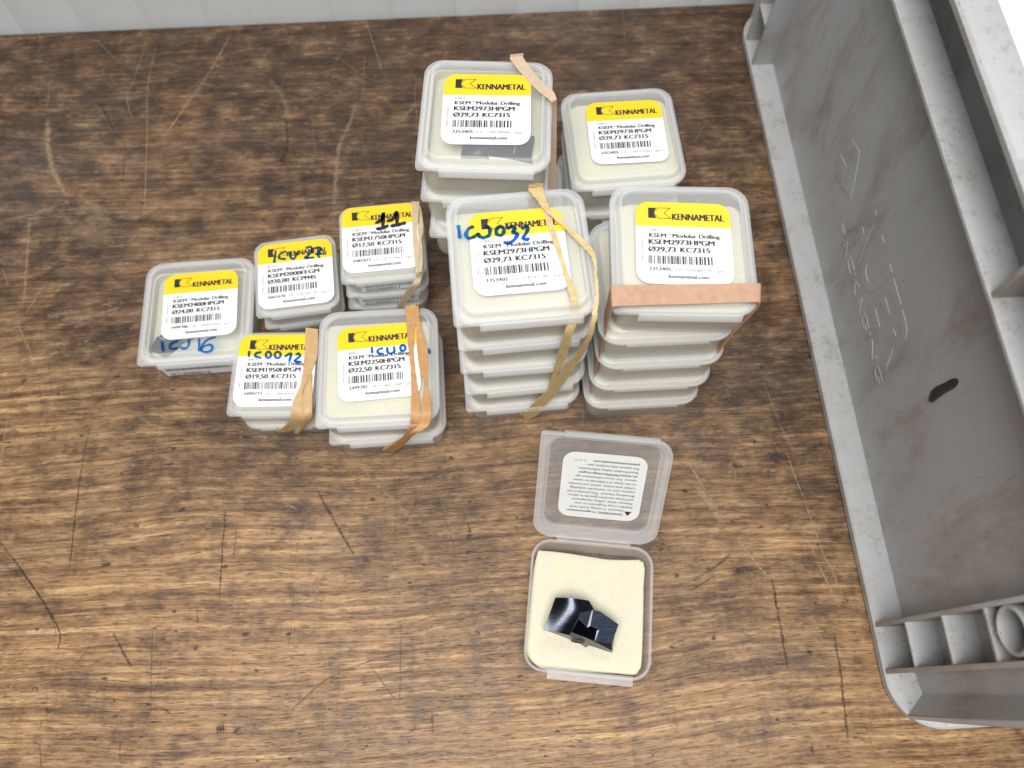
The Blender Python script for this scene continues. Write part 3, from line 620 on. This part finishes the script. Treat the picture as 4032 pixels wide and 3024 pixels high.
def lid_mesh(S, h):
    L = S * ASPECT; hw, hl = S / 2, L / 2; r = S * 0.15
    c = (r, r, 1.6, r)                  # front-left corner of the flange is nearly square
    b = MB(); q = lambda e, z, rr: rrect(hw - e, hl - e, rr, z)
    k = 1.0 if S > 45 else 0.72
    b.loft([q(4.4 * k, h - .12, r - 2.6), q(3.9 * k, h, r - 2.4), q(3.5 * k, h - .05, r - 2.2), q(3.1 * k, h - .5, r - 2), q(2.5 * k, h - 2.0, r - 1.5), q(2.2 * k, h - 2.5, r - 1.2), q(1.2 * k, h - 2.65, c), q(.35, h - 2.75, c), q(.05, h - 3.0, c), q(0, h - 4.6, c), q(.15, h - 4.8, c),
            q(.75, h - 4.8, c), q(.9, h - 4.6, c), q(.95, h - 3.7, c), q(1.6 * k, h - 3.4, (r, r, 1.4, r)), q(3.0 * k, h - 3.2, r - 1.8), q(3.6 * k, h - 1.9, r - 2.4), q(4.4 * k, h - 1.1, r - 2.8)])
    for i, f in enumerate(b.f): b.mi[i] = 1 if len(f) > 4 else 0
    return b
def tab_mesh(S, h):
    L = S * ASPECT; b = MB(); y = -L / 2
    k = 1 if S > 45 else .55; d = 6.8 if S > 45 else 5.8
    prof = [(-.0, -2.9), (-.7 * k, -3.0), (-1.1 * k, -3.4), (-1.4 * k, -d + .5), (-1.3 * k, -d), (-.5 * k, -d), (-.35 * k, -d + .4), (-.2 * k, -4.6), (-.0, -4.4)]
    b.loft([[(x, y + p, h + z) for p, z in prof] for x in (-.325 * S, -.32 * S, .375 * S, .38 * S)]); return b
def hinge_mesh(S, h):
    L = S * ASPECT; b = MB()
    b.box(-.30 * S, .30 * S, L / 2 - .6, L / 2 + .55, h - 5.4, h - 4.5); return b
def foam_mesh(S, h, gap, top):
    L = S * ASPECT; b = MB(); k = 1 if S > 45 else .75
    hw = S / 2 - 4.1 * k; y0 = -L / 2 + 4.1 * k; y1 = L / 2 - 4.1 * k - gap
    q = lambda e, z: rrect(hw - e, (y1 - y0) / 2 - e, 4.0, z, 5, 0, (y0 + y1) / 2)
    w = 1.7 if S > 45 else 1.2
    b.loft([q(.4 - w, 1.3), q(.1 - w, 3), q(-w, h - 6.0), q(0, h - 4.9), q(0, top - .6), q(.5, top)]); return b

protos = {}
def proto(kind, S, h, gap=0.0, low=0.0):
    key = (kind, S, gap, low)
    if key not in protos:
        f = dict(base=base_mesh, lid=lid_mesh, latch_tab=tab_mesh, hinge=hinge_mesh, latch_ledge=latch_ledge).get(kind)
        mb = f(S, h) if f else foam_mesh(S, h, gap, h - (2.1 if S > 45 else 1.9) - low)
        mt = {'foam_liner': M['foam'], 'base': [M['clear'], M['lid']], 'lid': [M['lid'], M['window']], 'latch_tab': M['lid']}.get(kind, M['clear'])
        o = mb.build(kind, mt, None, sharp=50)
        protos[key] = o.data; bpy.data.objects.remove(o)
    return protos[key]
def part(name, me, parent):
    o = bpy.data.objects.new(name, me); col.objects.link(o); o.parent = parent; return o

def make_box(n, small, x, y, z, rz, label, group=None, gap=0.0, low=0.0):
    S, h = (S_SM, H_SM) if small else (S_BIG, H_BIG)
    e = empty("clear_plastic_box", (x, y, z), rz)
    tag(e, label, "box", group)
    for k in ('base', 'lid', 'latch_tab', 'hinge', 'latch_ledge'): part(k, proto(k, S, h), e)
    part('foam_liner', proto('foam_liner', S, h, gap, low), e)
    return e

LW, LH = 36.0, 35.6
def put_label(box, small, lab, code, name, dia, num, lk, seed, col_off=0):
    S, h = (S_SM, H_SM) if small else (S_BIG, H_BIG)
    lx, ly, la = lab
    z0 = h + 0.06
    b = MB(); lp = lambda e, z: rrect(LW / 2 - e, LH / 2 - e, 5.2, z, 7)
    b.loft([lp(0, z0), lp(.05, z0 + .10)])
    L = b.build("label", M['white'], box, loc=(lx, ly, 0)); L.rotation_euler = (0, 0, math.radians(la))
    X = lambda t: -LW / 2 + t * LW
    Y = lambda t: LH / 2 - t * LH
    z = z0 + .13
    b = MB(); top = rrect(LW / 2 - .03, LH / 2 - .03, 5.2, z, 7)
    yb = Y(.305)
    pts = [p for p in top if p[1] > yb]; pts = pts + [(-LW / 2 + .03, yb, z), (LW / 2 - .03, yb, z)]
    b.add(pts, [tuple(range(len(pts)))]); b.build("yellow_header", M['yellow'], L)
    # maker's mark: solid block with an arrow cut, and an outlined chevron
    z += .05
    b = MB()
    x0, x1, y0, y1 = X(.135), X(.375), Y(.205), Y(.075); xm = x0 + (x1 - x0) * .37; ym = (y0 + y1) / 2; xs = x0 + (x1 - x0) * .24
    b.add([(x0, y0, z), (xm, y0, z), (xs, ym, z), (xm, y1, z), (x0, y1, z)], [(0, 1, 2, 4), (2, 3, 4)])
    out = [(xs, ym), (x0 + (x1 - x0) * .47, y1), (x1 - .3, y1), (x0 + (x1 - x0) * .70, ym), (x1, y0), (x0 + (x1 - x0) * .47, y0)]
    for i in range(6):
        p, q = Vector(out[i]), Vector(out[(i + 1) % 6]); d = (q - p).normalized() * .13; nn = Vector((-d.y, d.x))
        b.add([(*(p - d + nn), z), (*(p - d - nn), z), (*(q + d - nn), z), (*(q + d + nn), z)], [(0, 1, 2, 3)])
    put_text(b, "KENNAMETAL", X(.39), X(.93), Y(.222), 2.9, z, 0.03)
    b.build("logo", M['black'], L)
    b = MB()
    put_text(b, "KSEM", X(.14), X(.315), Y(.442), 1.75, z, 0.032)
    put_text(b, "TM", X(.32), X(.375), Y(.415), .75, z, 0.01)
    put_text(b, "Modular Drilling", X(.385), X(.875), Y(.442), 1.75, z, 0.032)
    put_text(b, name, X(.135), X(.815), Y(.528), 2.15, z, 0.038)
    a, c_ = dia.split('|')
    put_text(b, a, X(.13), X(.41), Y(.618), 2.15, z, 0.038)
    put_text(b, c_, X(.46), X(.765), Y(.618), 2.15, z, 0.038)
    put_text(b, num, X(.13), X(.355), Y(.845), 1.5, z, 0.025)
    put_text(b, "kennametal.com", X(.33), X(.74), Y(.93), 1.6, z, 0.025)
    b.build("printed_text", M['black'], L)
    b = MB()
    put_text(b, code, X(.135), X(.255), Y(.372), 1.25, z)
    put_text(b, "LK: " + lk, X(.405), X(.765), Y(.845), 1.2, z)
    put_text(b, "qty.1", X(.825), X(.93), Y(.845), 1.3, z)
    put_text(b, "Made in Germany", 0, LH * .27, 0, .95, z, 0.0, lambda p, q: (X(.075) - q, Y(.75) + p))
    b.build("fine_print", M['grey'], L)
    rr = random.Random(seed); b = MB(); x = X(.125); xe = X(.785)
    while x < xe - .2:
        w = rr.choice([.22, .22, .4, .4, .7]); rect(b, x, min(x + w, xe), Y(.765), Y(.665), z); x += w + rr.choice([.22, .26, .4, .62])
    b.build("barcode", M['black'], L)
    return L

def handwriting(box, small, key, w, mat, txt):
    h = H_SM if small else H_BIG
    b = MB()
    for i, s in enumerate(WRITING[key]): stroke(b, s, w, h + .32 + .012 * i)
    o = b.build("handwriting", M[mat], box); o['label'] = txt; return o

def side_sticker(box, small, x0, x1, text):
    S, h = (S_SM, H_SM) if small else (S_BIG, H_BIG)
    L = S * ASPECT; yf = -L / 2 + (.94 if small else 1.3); zb, zt_ = 1.4, h - 6.0 if small else h - 7.2
    tilt = lambda z: yf + .15 * (1 - z / (h - 7)) - .22
    b = MB(); b.add([(x, tilt(z) - d, z) for d in (0, .12) for x, z in ((x0, zb), (x1, zb), (x1, zt_), (x0, zt_))], [(0, 1, 2, 3), (4, 5, 6, 7), (0, 1, 5, 4), (1, 2, 6, 5), (2, 3, 7, 6), (3, 0, 4, 7)])
    o = b.build("sticker", M['white'], box)
    b = MB(); rr = random.Random(5); x = x0 + 2; zm = zb + (zt_ - zb) * .48
    while x < x1 - 2:
        w = rr.choice([.2, .3, .5]); b.add([(x, tilt(zm) - .2, zm), (x + w, tilt(zm) - .2, zm), (x + w, tilt(zt_) - .2, zt_ - .3), (x, tilt(zt_) - .2, zt_ - .3)], [(0, 1, 2, 3)]); x += w + rr.choice([.2, .3, .45])
    v, f = text_geo(text, .01); a = min(p[0] for p in v); c_ = max(p[0] for p in v); k = (x1 - x0) * .55 / (c_ - a)
    b.add([(x0 + 2.5 + (p[0] - a) * k, tilt(zb + .5 + p[1] * k * .9) - .2, zb + .5 + p[1] * k * .9) for p in v], f)
    b.build("printed_text", M['black'], o)

G = {k: v for k, v in BOX.items()}
def rot(v, a):
    c, s = math.cos(math.radians(a)), math.sin(math.radians(a)); return (c * v[0] - s * v[1], s * v[0] + c * v[1])
rs = random.Random(8)
ORD = ["topmost", "second from the top", "middle", "second from the bottom", "bottom"]
# --- four stacks of large boxes
x, y, a = G['BL']
for i in range(5):
    dx, dy = [(0, 0), (-.2, .3), (1.6, -4.2), (8.0, -1.5), (9.5, -.5)][i]
    lab = ["top box of the rear left tall stack, dark insert showing below its label",
           "second box down in the rear left tall stack with the pale pink band",
           "third box down in the rear left tall stack, pushed slightly forward",
           "fourth box down in the rear left tall stack, mostly hidden behind the front stack",
           "bottom box of the rear left tall stack, hidden behind the front stack"][i]
    bx = make_box('BL', False, x + dx, y + dy, (4 - i) * H_BIG, a + (0 if i < 2 else rs.uniform(-1, 2)), lab, "rear left stack of boxes", 0, 6.5 if i == 0 else 0)
    if i == 0: put_label(bx, False, LAB['BL'], "K9KS", "KSEM2973HPGM", "Ø29,73|KC7315", "3353405", "118534046", 1); BL_TOP = bx
x, y, a = G['BR']
for i in range(3):
    lab = ["top box of the rear right stack, whole label uncovered and no rubber band",
           "middle box of the rear right stack, seen between the two front stacks",
           "bottom box of the rear right stack, resting on the bench"][i]
    bx = make_box('BR', False, x + (0, .8, .4)[i], y + (0, -.8, -.5)[i], (2 - i) * H_BIG, a + (0, 178, 181)[i], lab, "rear right stack of boxes", 4 if i == 0 else 0)
    if i == 0: put_label(bx, False, LAB['BR'], "E9KS", "KSEM2973HPGM", "Ø29,73|KC7315", "3353405", "118173242", 1)
x, y, a = G['FL']
for i in range(5):
    lab = ["top box of the front left tall stack with blue marker code and crossed yellow band",
           "second box down in the front left tall stack under the crossed yellow band",
           "third box down in the front left tall stack under the crossed yellow band",
           "fourth box down in the front left tall stack under the crossed yellow band",
           "bottom box of the front left tall stack where the yellow band knots together"][i]
    bx = make_box('FL', False, x + (0, 0, -.1, .2, -.3)[i], y + (0, .2, -.9, -1.8, -2.5)[i], (4 - i) * H_BIG, a + (0, .5, -.4, .6, -.3)[i], lab, "front left stack of boxes", 3.6, 1.2 if i == 0 else 0)
    if i == 0:
        put_label(bx, False, LAB['FL'], "I9KS", "KSEM2973HPGM", "Ø29,73|KC7315", "3353405", "118392148", 1)
        handwriting(bx, False, 'FL', 1.5, 'blue_ink', "blue marker code ICU031"); FL_TOP = bx
x, y, a = G['FR']
for i in range(5):
    lab = ["top box of the front right stack beside the crate, wide flesh coloured band across",
           "second box down in the front right tall stack beside the crate",
           "third box down in the front right tall stack beside the crate",
           "fourth box down in the front right tall stack beside the crate",
           "bottom box of the front right tall stack beside the crate"][i]
    if i == 0: px, py, pa = x, y, a
    else: px, py, pa = 60.2 + (0, 0, .8, .1, -.7)[i], 153.0 + (0, 1.2, 0, -1.2, -1.9)[i], 182.5 + (0, 0, .4, 0, .5)[i]
    bx = make_box('FR', False, px, py, (4 - i) * H_BIG, pa, lab, "front right stack of boxes", 5 if i == 0 else 1)
    if i == 0: put_label(bx, False, LAB['FR'], "G9KS", "KSEM2973HPGM", "Ø29,73|KC7315", "3353405", "118288729", 1)
# --- left group
x, y, a = G['2250']
for i in range(2):
    bx = make_box('2250', False, x + (0, .8)[i], y + (0, -.4)[i], (1 - i) * H_BIG, a + (0, 1.0)[i],
                  ["upper box of the pair nearest the front, twisted tan bands over its yellow label", "lower box of the tan banded pair nearest the front of the left group"][i], "front pair of large boxes", 3)
    if i == 0:
        put_label(bx, False, LAB['2250'], "B0KS", "KSEM2250HPGM", "Ø22,50|KC7315", "2499782", "118651368", 2)
        handwriting(bx, False, '2250', 1.15, 'blue_ink', "blue marker code ICU0, partly under the band")
x, y, a = G['2400']
bx = make_box('2400', False, x, y, 0, a, "single large box at the far left with blue marker ICU 16 below its label", None, 2, 6.5); B2400 = bx
put_label(bx, False, LAB['2400'], "J2KS", "KSEM2400HPGM", "Ø24,00|KC7315", "2499786", "120292203", 2)
handwriting(bx, False, '2400', 1.25, 'blue_ink', "blue marker code ICU 16")
side_sticker(bx, False, -19, 16, "ICU000016")
x, y, a = G['2000']
for i in range(2):
    bx = make_box('2000', True, x + (0, -1.2)[i], y + (0, 2.0)[i], (1 - i) * H_SM, a + (0, 2.0)[i],
                  ["upper small box with green looking marker ICU 27 across its yellow header", "lower small box under the one marked ICU 27"][i], "pair of small boxes without a band", 0)
    if i == 0:
        put_label(bx, True, LAB['2000'], "B1KS", "KSEM2000FEGM", "Ø20,00|KCPM45", "6661676", "118230119", 3)
        handwriting(bx, True, '2000', 1.25, 'blue_ink', "blue marker code ICU 27")
x, y, a = G['1750']
for i in range(3):
    bx = make_box('1750', True, x + (0, -.4, -2.2)[i], y + (0, 1.0, 2.2)[i], (2 - i) * H_SM, a + (0, -.6, -2.0)[i],
                  ["top small box with thick black marker 11 on its label under a beige band", "middle small box of the beige banded stack, barcode sticker on its front", "bottom small box of the beige banded stack at the back of the left group"][i], "stack of three small boxes", 0)
    if i == 0:
        put_label(bx, True, LAB['1750'], "C4KS", "KSEM1750HPGM", "Ø17,50|KC7315", "2487433", "121214063", 4)
        handwriting(bx, True, '1750', 1.9, 'black_ink', "thick black marker number 11")
    if i < 2: side_sticker(bx, True, (-12, -15)[i], (16, 14)[i], "ICU000011")
x, y, a = G['1950']
for i in range(2):
    bx = make_box('1950', True, x + (0, 2.5)[i], y + (0, -.8)[i], (1 - i) * H_SM, a + (0, 181)[i],
                  ["upper small box with blue and green marker ICU012, light tan band at its right", "lower small box under the one marked ICU012, nearest the front"][i], "front pair of small boxes", 0)
    if i == 0:
        put_label(bx, True, LAB['1950'], "I9KS", "KSEM1950HPGM", "Ø19,50|KC7315", "2499771", "118426563", 5)
        handwriting(bx, True, '1950', 1.2, 'blue_ink', "blue marker code ICU012")

# --- open box
x, y, a = G['OP']
op = empty("clear_plastic_box", (x, y, 0), a)
tag(op, "open clear box with its lid folded back, dark drill tip on cream foam", "box")
part('base', proto('base', S_BIG, H_BIG), op); _l = latch_ledge(S_BIG, H_BIG, True).build('latch_ledge', M['lid'], op, bevel=.25)
bpy.context.view_layer.update()
inv = op.matrix_world.inverted()
def to_op(P): q = inv @ Vector((P[0] * MM, P[1] * MM, P[2] * MM)); return (q.x / MM, q.y / MM, q.z / MM)
fo = [to_op((px, py, 0))[:2] for px, py in FOAM]
fo = [(p.x, p.y) for p in smooth_path([Vector((*p, 0)) for p in fo + fo[:1]], 3)[:-1]]
cx = sum(p[0] for p in fo) / len(fo); cy = sum(p[1] for p in fo) / len(fo)
b = MB(); lev = [(1.4, .90), (4, .965), (11.2, 1.0), (11.75, .995), (12.0, .975)]
loops = [[(cx + (p[0] - cx) * k, cy + (p[1] - cy) * k, z) for p in fo] for z, k in lev]
b.loft(loops, True, False)
ring0 = len(b.v) - len(fo); prev = list(range(ring0, ring0 + len(fo)))
for k in (.9, .75, .55, .3):
    o0 = len(b.v)
    for p in fo:
        px, py = cx + (p[0] - cx) * k * .975, cy + (p[1] - cy) * k * .975
        dent = -.7 * math.exp(-((px - 5) ** 2 + (py - 11) ** 2) / 30) - .3 * math.exp(-((px + 6) ** 2 + (py - 12) ** 2) / 60) - .8 * math.exp(-((px + 0) ** 2 + (py + 6) ** 2) / 90)
        b.v.append((px, py, 12.0 + dent * .8 + rng.gauss(0, .06)))
    cur = list(range(o0, o0 + len(fo)))
    for i in range(len(fo)):
        j = (i + 1) % len(fo); b.f.append((prev[i], prev[j], cur[j], cur[i])); b.mi.append(0)
    prev = cur
b.f.append(tuple(prev)); b.mi.append(0)
b.build("foam_liner", M['foam'], op, sharp=60)
# lid turned back about its hinge
HB, LB = H_BIG, S_BIG * ASPECT
lid = part('lid', proto('lid', S_BIG, HB), op)
OPEN = math.radians(180 - 54)
hz = HB - 4.8
Rm = Matrix.Translation((0, (LB / 2 + .2) * MM, hz * MM)) @ Matrix.Rotation(-OPEN, 4, 'X') @ Matrix.Translation((0, -(LB / 2 + .2) * MM, -hz * MM))
lid.matrix_local = Rm
tb = part('latch_tab', proto('latch_tab', S_BIG, HB), lid)
b = MB(); b.box(-.30 * S_BIG, .30 * S_BIG, LB / 2 - 1.0, LB / 2 + 1.2, hz - .5, hz + .3); b.build("hinge", M['clear'], op, bevel=.2)
# warning label stuck to the inside of the lid: its face looks down in the closed lid
WW, WH = 35.0, 35.0
b = MB(); zi = HB - 1.25
b.loft([rrect(WW / 2, WH / 2, 5.2, zi), rrect(WW / 2, WH / 2, 5.2, zi - .1)])
wl = b.build("warning_label", M['white_in'], op); wl.matrix_local = Rm @ Matrix.Translation((0.0006, 0.0004, 0))
lines = ["WARNING: Fragmentation", "Hazard. Cutting tools and", "holders may fragment in use.", "Always wear safety equipment", "and keep machine guards in place.", "Breathing Hazard. This product can",
         "expose you to chemicals including", "cobalt and nickel, which are known", "to the State of California to cause", "cancer. For more information go", "to www.P65Warnings.ca.gov", "Read Product Safety Information.", "For patent information see:", "patents.kennametal.com"]
ends = [.78, .74, .70, .74, .79, .80, .77, .79, .74, .72, .69, .71, .60, .53]
b = MB(); zz = zi - .16
# the label is read from below: local x runs the same way, y is turned
for i, (s, e_) in enumerate(zip(lines, ends)):
    x0 = -WW / 2 + (.10 if i > 1 else .20) * WW; x1 = -WW / 2 + (e_ + .11) * WW; yb = WH / 2 - (.115 + i * .0605) * WH
    bold = .03 if i in (0, 10, 13) else .012
    put_text(b, s, x0, x1, yb, 1.18, zz, bold, lambda p, q: (-p, q))
put_text(b, "K-2117", WW * .23, WW * .36, WH / 2 - .90 * WH, .95, zz, 0, lambda p, q: (-p, q))
b.build("printed_text", M['grey'], wl)
b = MB()
tri = [(-14.2, 12.1), (-11.0, 12.1), (-12.6, 14.6)]
b.add([(-px, py, zz) for px, py in tri], [(0, 1, 2)])
b.build("warning_symbol", M['black'], wl)

# ------------------------------------------------------------------ drill tip
def insert_mesh():
    """two-lobed modular drill head lying on its side; local mm, foam surface at z=0"""
    p = {k: Vector((v[0], v[1], v[2] - 12.0)) for k, v in INS.items()}
    c0 = (p['E'] + p['M']) / 2; c0.z = 0
    return {k: v - c0 for k, v in p.items()}, c0
IP, IC = insert_mesh()
def build_insert(name):
    e = empty(name)
    p = IP; dn = lambda k, z=0.0: Vector((p[k].x, p[k].y, z))
    # left lobe: rounded flute surface
    b = MB(); nu, nv = 14, 8
    left = [p['A'].lerp(p['E'], t / nv) for t in range(nv + 1)]
    rr_ = smooth_path([p['B'], p['C'], p['C'].lerp(p['D'], .5), p['D']], 4)
    right = [rr_[round(t / nv * (len(rr_) - 1))] for t in range(nv + 1)]
    grid = []
    for j in range(nv + 1):
        for i in range(nu + 1):
            t = i / nu; q = left[j].lerp(right[j], t)
            q.z += 2.1 * math.sin(math.pi * t) * (.35 + .65 * t) + .5 * math.sin(math.pi * j / nv)
            grid.append(q)
    b.add(grid, [(j * (nu + 1) + i, j * (nu + 1) + i + 1, (j + 1) * (nu + 1) + i + 1, (j + 1) * (nu + 1) + i) for j in range(nv) for i in range(nu)])
    lft = [grid[j * (nu + 1)] for j in range(nv + 1)]
    b.add(lft + [Vector((q.x, q.y, 0)) for q in lft], [(i, i + 1, i + 2 + nv, i + 1 + nv) for i in range(nv)])
    bot = [grid[i] for i in range(nu + 1)]
    b.add(bot + [Vector((q.x, q.y, 0)) for q in bot], [(i, i + 1, i + 2 + nu, i + 1 + nu) for i in range(nu)])
    rgt = [grid[j * (nu + 1) + nu] for j in range(nv + 1)]
    b.add(rgt + [Vector((q.x, q.y, 2)) for q in rgt], [(i, i + 1, i + 2 + nv, i + 1 + nv) for i in range(nv)])
    b.build("flute_lobe", M['carbide'], e, sharp=45)
    # web behind the flute
    b = MB(); m_ = p['F'].lerp(p['G'], .5) + Vector((-.3, .5, 0))
    b.add([p['B'], p['F'], m_, p['G'], p['H2'], p['C']], [(0, 1, 2, 5), (2, 3, 4, 5)])
    b.add([p['B'], p['F'], m_, p['G'], dn('B'), dn('F'), Vector((m_.x, m_.y, 0)), dn('G')], [(0, 1, 5, 4), (1, 2, 6, 5), (2, 3, 7, 6)])
    b.build("web", M['ground'] if False else M['carbide'], e, sharp=50)
    # stepped cutting lobe
    b = MB()
    b.add([p[k] for k in ('H', 'L', 'M', 'N', 'O', 'Pp', 'I')], [(0, 1, 2, 5, 6), (2, 3, 4, 5)])
    b.add([p['C'], p['H2'], p['I2'], p['J']], [(0, 1, 2, 3)])
    b.add([p['J'], p['I2'], p['P2'], p['O2'], p['K2'], p['K']], [(0, 1, 4, 5), (1, 2, 3, 4)])
    b.add([p['I2'], p['I'], p['Pp'], p['P2']], [(0, 1, 2, 3)])
    b.add([p['O'], p['N'], p['N2'], p['K2'], p['O2']], [(0, 1, 2, 3, 4)])
    b.add([p['L'], p['M'], dn('M'), dn('L')], [(0, 1, 2, 3)])
    b.add([p['M'], p['N'], p['N2'], p['Q'], dn('M')], [(0, 1, 2, 3, 4)])
    b.add([p['G'], p['H2'], p['H'], p['L'], dn('L'), dn('G')], [(0, 1, 2, 3, 4, 5)])
    b.build("cutting_lobe", M['carbide_matt'], e, sharp=10)
    b = MB()
    b.add([p['H2'], p['H'], p['I'], p['I2']], [(0, 1, 2, 3)])
    b.add([p['Pp'], p['O'], p['O2'], p['P2']], [(0, 1, 2, 3)])
    up_ = p['J'] + Vector((.2, .6, .05)); up2 = p['I2'] + Vector((-.1, .6, .05))
    b.add([p['J'], p['I2'], up2.lerp(p['I2'], .3) + Vector((0, 0, .05)), up_], [(0, 1, 2, 3)])
    b.build("ground_edge", M['edge'], e)
    b = MB()
    b.add([p['D'], p['K'], p['K2'], p['N2'], p['Q'], p['Rr'], p['Sx'], p['T2'], p['T1'], p['E1'], p['E']], [(0, 1, 2, 5, 6, 7), (2, 3, 4, 5), (0, 7, 8), (0, 8, 9, 10)])
    b.add([p['D'], p['K'], p['J'], p['C']], [(0, 1, 2, 3)])
    b.build("shank_face", M['ground'], e, sharp=20)
    # screw hole in the shank face
    nx_ = (p['K2'] - p['D']).normalized(); nn = (p['K2'] - p['D']).cross(p['T2'] - p['D']).normalized()
    if nn.z < 0: nn = -nn
    ny_ = nn.cross(nx_)
    c_ = (p['D'] + p['K2'] + p['T2'] + p['T1']) / 4 + nx_ * 1.6 - ny_ * .1 if False else p['hole']
    b = MB(); rg = lambda r, d: [c_ + nn * d + nx_ * r * math.cos(t * math.pi / 12) * 3.1 + ny_ * r * math.sin(t * math.pi / 12) * 1.9 for t in range(24)]
    b.loft([rg(1.0, .30), rg(.93, .36), rg(.86, .30), rg(.6, .12), rg(.25, .1)], False, True)
    b.build("screw_hole", M['hole'], e)
    return e
tip = build_insert("drill_tip")
tip.location = ((IC.x) * MM, (IC.y) * MM, 11.6 * MM)
tag(tip, "dark blue black carbide drill tip lying on the open box's cream foam", "drill tip")
def copy_tree(o, parent=None):
    c = o.copy(); col.objects.link(c)
    if parent: c.parent = parent
    for ch in o.children: copy_tree(ch, c)
    return c
def inner_tip(box, lx, ly, lz, rz, label):
    c = copy_tree(tip); c.parent = None
    q = rot((lx, ly), math.degrees(box.rotation_euler.z))
    c.location = (box.location.x + q[0] * MM, box.location.y + q[1] * MM, box.location.z + lz * MM)
    c.rotation_euler = (0, 0, box.rotation_euler.z + math.radians(rz))
    tag(c, label, "drill tip"); c['group'] = "drill tips seen through closed lids"
    return c
inner_tip(BL_TOP, 5.5, -14.0, 7.2, 14, "dark drill tip seen through the lid of the rear left stack, below the label")
inner_tip(B2400, -13.0, -7.5, 7.2, -104, "dark drill tip seen through the far left box, beside its label")
inner_tip(FL_TOP, 1.5, -13.5, 6.6, 20, "dark drill tip barely seen through the blue marked box of the front left stack")

# ------------------------------------------------------------------ rubber bands
def ribbon(mb, st, th, back_z=None, k=7, wob=0.0, tuck=False):
    Ls = [Vector(a) for a, b_ in st]; Rs = [Vector(b_) for a, b_ in st]
    if back_z is not None:
        d = Vector((-.02, 1, 0))
        Ls = [Ls[0] + d * 2.6 + Vector((0, 0, back_z - Ls[0].z)), Ls[0] + d * 2.4 + Vector((0, 0, -6)), Ls[0] + d * 1.6 + Vector((0, 0, -.6))] + Ls
        Rs = [Rs[0] + d * 2.6 + Vector((0, 0, back_z - Rs[0].z)), Rs[0] + d * 2.4 + Vector((0, 0, -6)), Rs[0] + d * 1.6 + Vector((0, 0, -.6))] + Rs
    if tuck:
        for q in (Ls, Rs): q.append(Vector((q[-1].x - .6, q[-1].y + 2.4, .35 if q[-1].z < 6 else q[-1].z - 3)))
    A = smooth_path(Ls, k); B_ = smooth_path(Rs, k); n = len(A); loops = []
    r4 = random.Random(int(abs(A[0].x * 100)))
    for i in range(n):
        t = (A[min(i + 1, n - 1)] + B_[min(i + 1, n - 1)] - A[max(i - 1, 0)] - B_[max(i - 1, 0)]).normalized()
        w = B_[i] - A[i]; nn = t.cross(w)
        if nn.length < 1e-6: nn = Vector((0, 0, 1))
        nn.normalize()
        if nn.z < 0 and abs(nn.z) > .3: nn = -nn
        if abs(nn.z) <= .3 and nn.y > 0: nn = -nn
        a, c_ = A[i] + w * .0, B_[i]
        if wob:
            a = a + w.normalized() * r4.uniform(-wob, wob); c_ = c_ + w.normalized() * r4.uniform(-wob, wob); nn = nn * (1 + r4.uniform(-.3, .3))
        mid = (a + c_) / 2
        q1 = a.lerp(c_, .2); q2 = a.lerp(c_, .8)
        loops.append([a, a + nn * th * .45, q1 + nn * th * .95, mid + nn * th * (.8 + .25 * math.sin(i * .35)), q2 + nn * th * .95, c_ + nn * th * .45, c_, mid - nn * .05])
    # keep the winding consistent
    for i in range(1, n):
        if (loops[i][3] - loops[i][7]).dot(loops[i - 1][3] - loops[i - 1][7]) < 0:
            l = loops[i]; off = (l[3] - l[7])
            loops[i] = [l[0], l[0] - off * .45, l[0].lerp(l[6], .2) - off * .95, l[7] - off * .85, l[0].lerp(l[6], .8) - off * .95, l[6] - off * .45, l[6], l[7] + off * .05]
    mb.loft(loops)
def band(key, mat, label, th, names, wob=0.0, backs=None):
    e = empty("rubber_band", (*BANDS[key][0][0][0][:2], 0)); ox, oy = BANDS[key][0][0][0][:2]
    tag(e, label, "rubber band", "rubber bands around the boxes")
    for i, st in enumerate(BANDS[key]):
        mb = MB(); ribbon(mb, [((a[0] - ox, a[1] - oy, a[2]), (c_[0] - ox, c_[1] - oy, c_[2])) for a, c_ in st], th, None if backs is None else backs[i], wob=(wob if i == 0 else 0), tuck=key in ('FL', '2250', '1950'))
        mb.build(names, M[mat], e, sharp=55)
band('BL', 'rub_skin', "pale pink rubber band slanting over the corner of the rear left stack", 1.0, "band_strand", 0, [40])
band('FL', 'rub_yel', "old yellow rubber band crossing over the front left stack and twisting down its front", 1.0, "band_strand", .25, [30, 30])
band('FR', 'rub_pink', "wide flesh coloured rubber band lying straight across the front right stack", 1.0, "band_strand")
band('1750', 'rub_beige', "beige folded rubber band on the small stack marked 11", .9, "band_strand", 0, [8, None])
band('1950', 'rub_ltan', "light tan twisted rubber band on the small pair marked ICU012", .9, "band_strand", 0, [6, None])
band('2250', 'rub_tan', "orange tan doubled rubber band on the large pair nearest the front", .9, "band_strand", .1, [10, 10])

# ------------------------------------------------------------------ metal shavings on the bench
for i, (x, y) in enumerate(BITS):
    b = MB(); r5 = random.Random(i); k = r5.uniform(.5, 1.0)
    pts = [Vector((1.1 * k * math.cos(t * .8 + i), 1.1 * k * math.sin(t * .8 + i), .15 + .12 * t)) for t in range(5)]
    b.loft([[q + Vector((0, 0, -.1)), q + Vector((.25 * k, .1, 0)), q + Vector((0, .1, .35 * k)), q + Vector((-.2 * k, 0, .05))] for q in pts])
    o = b.build("metal_shaving", M['shaving'], None, loc=(x, y, .1))
    tag(o, "tiny bright metal shaving lying on the wooden bench", "shaving", "metal shavings on the bench")
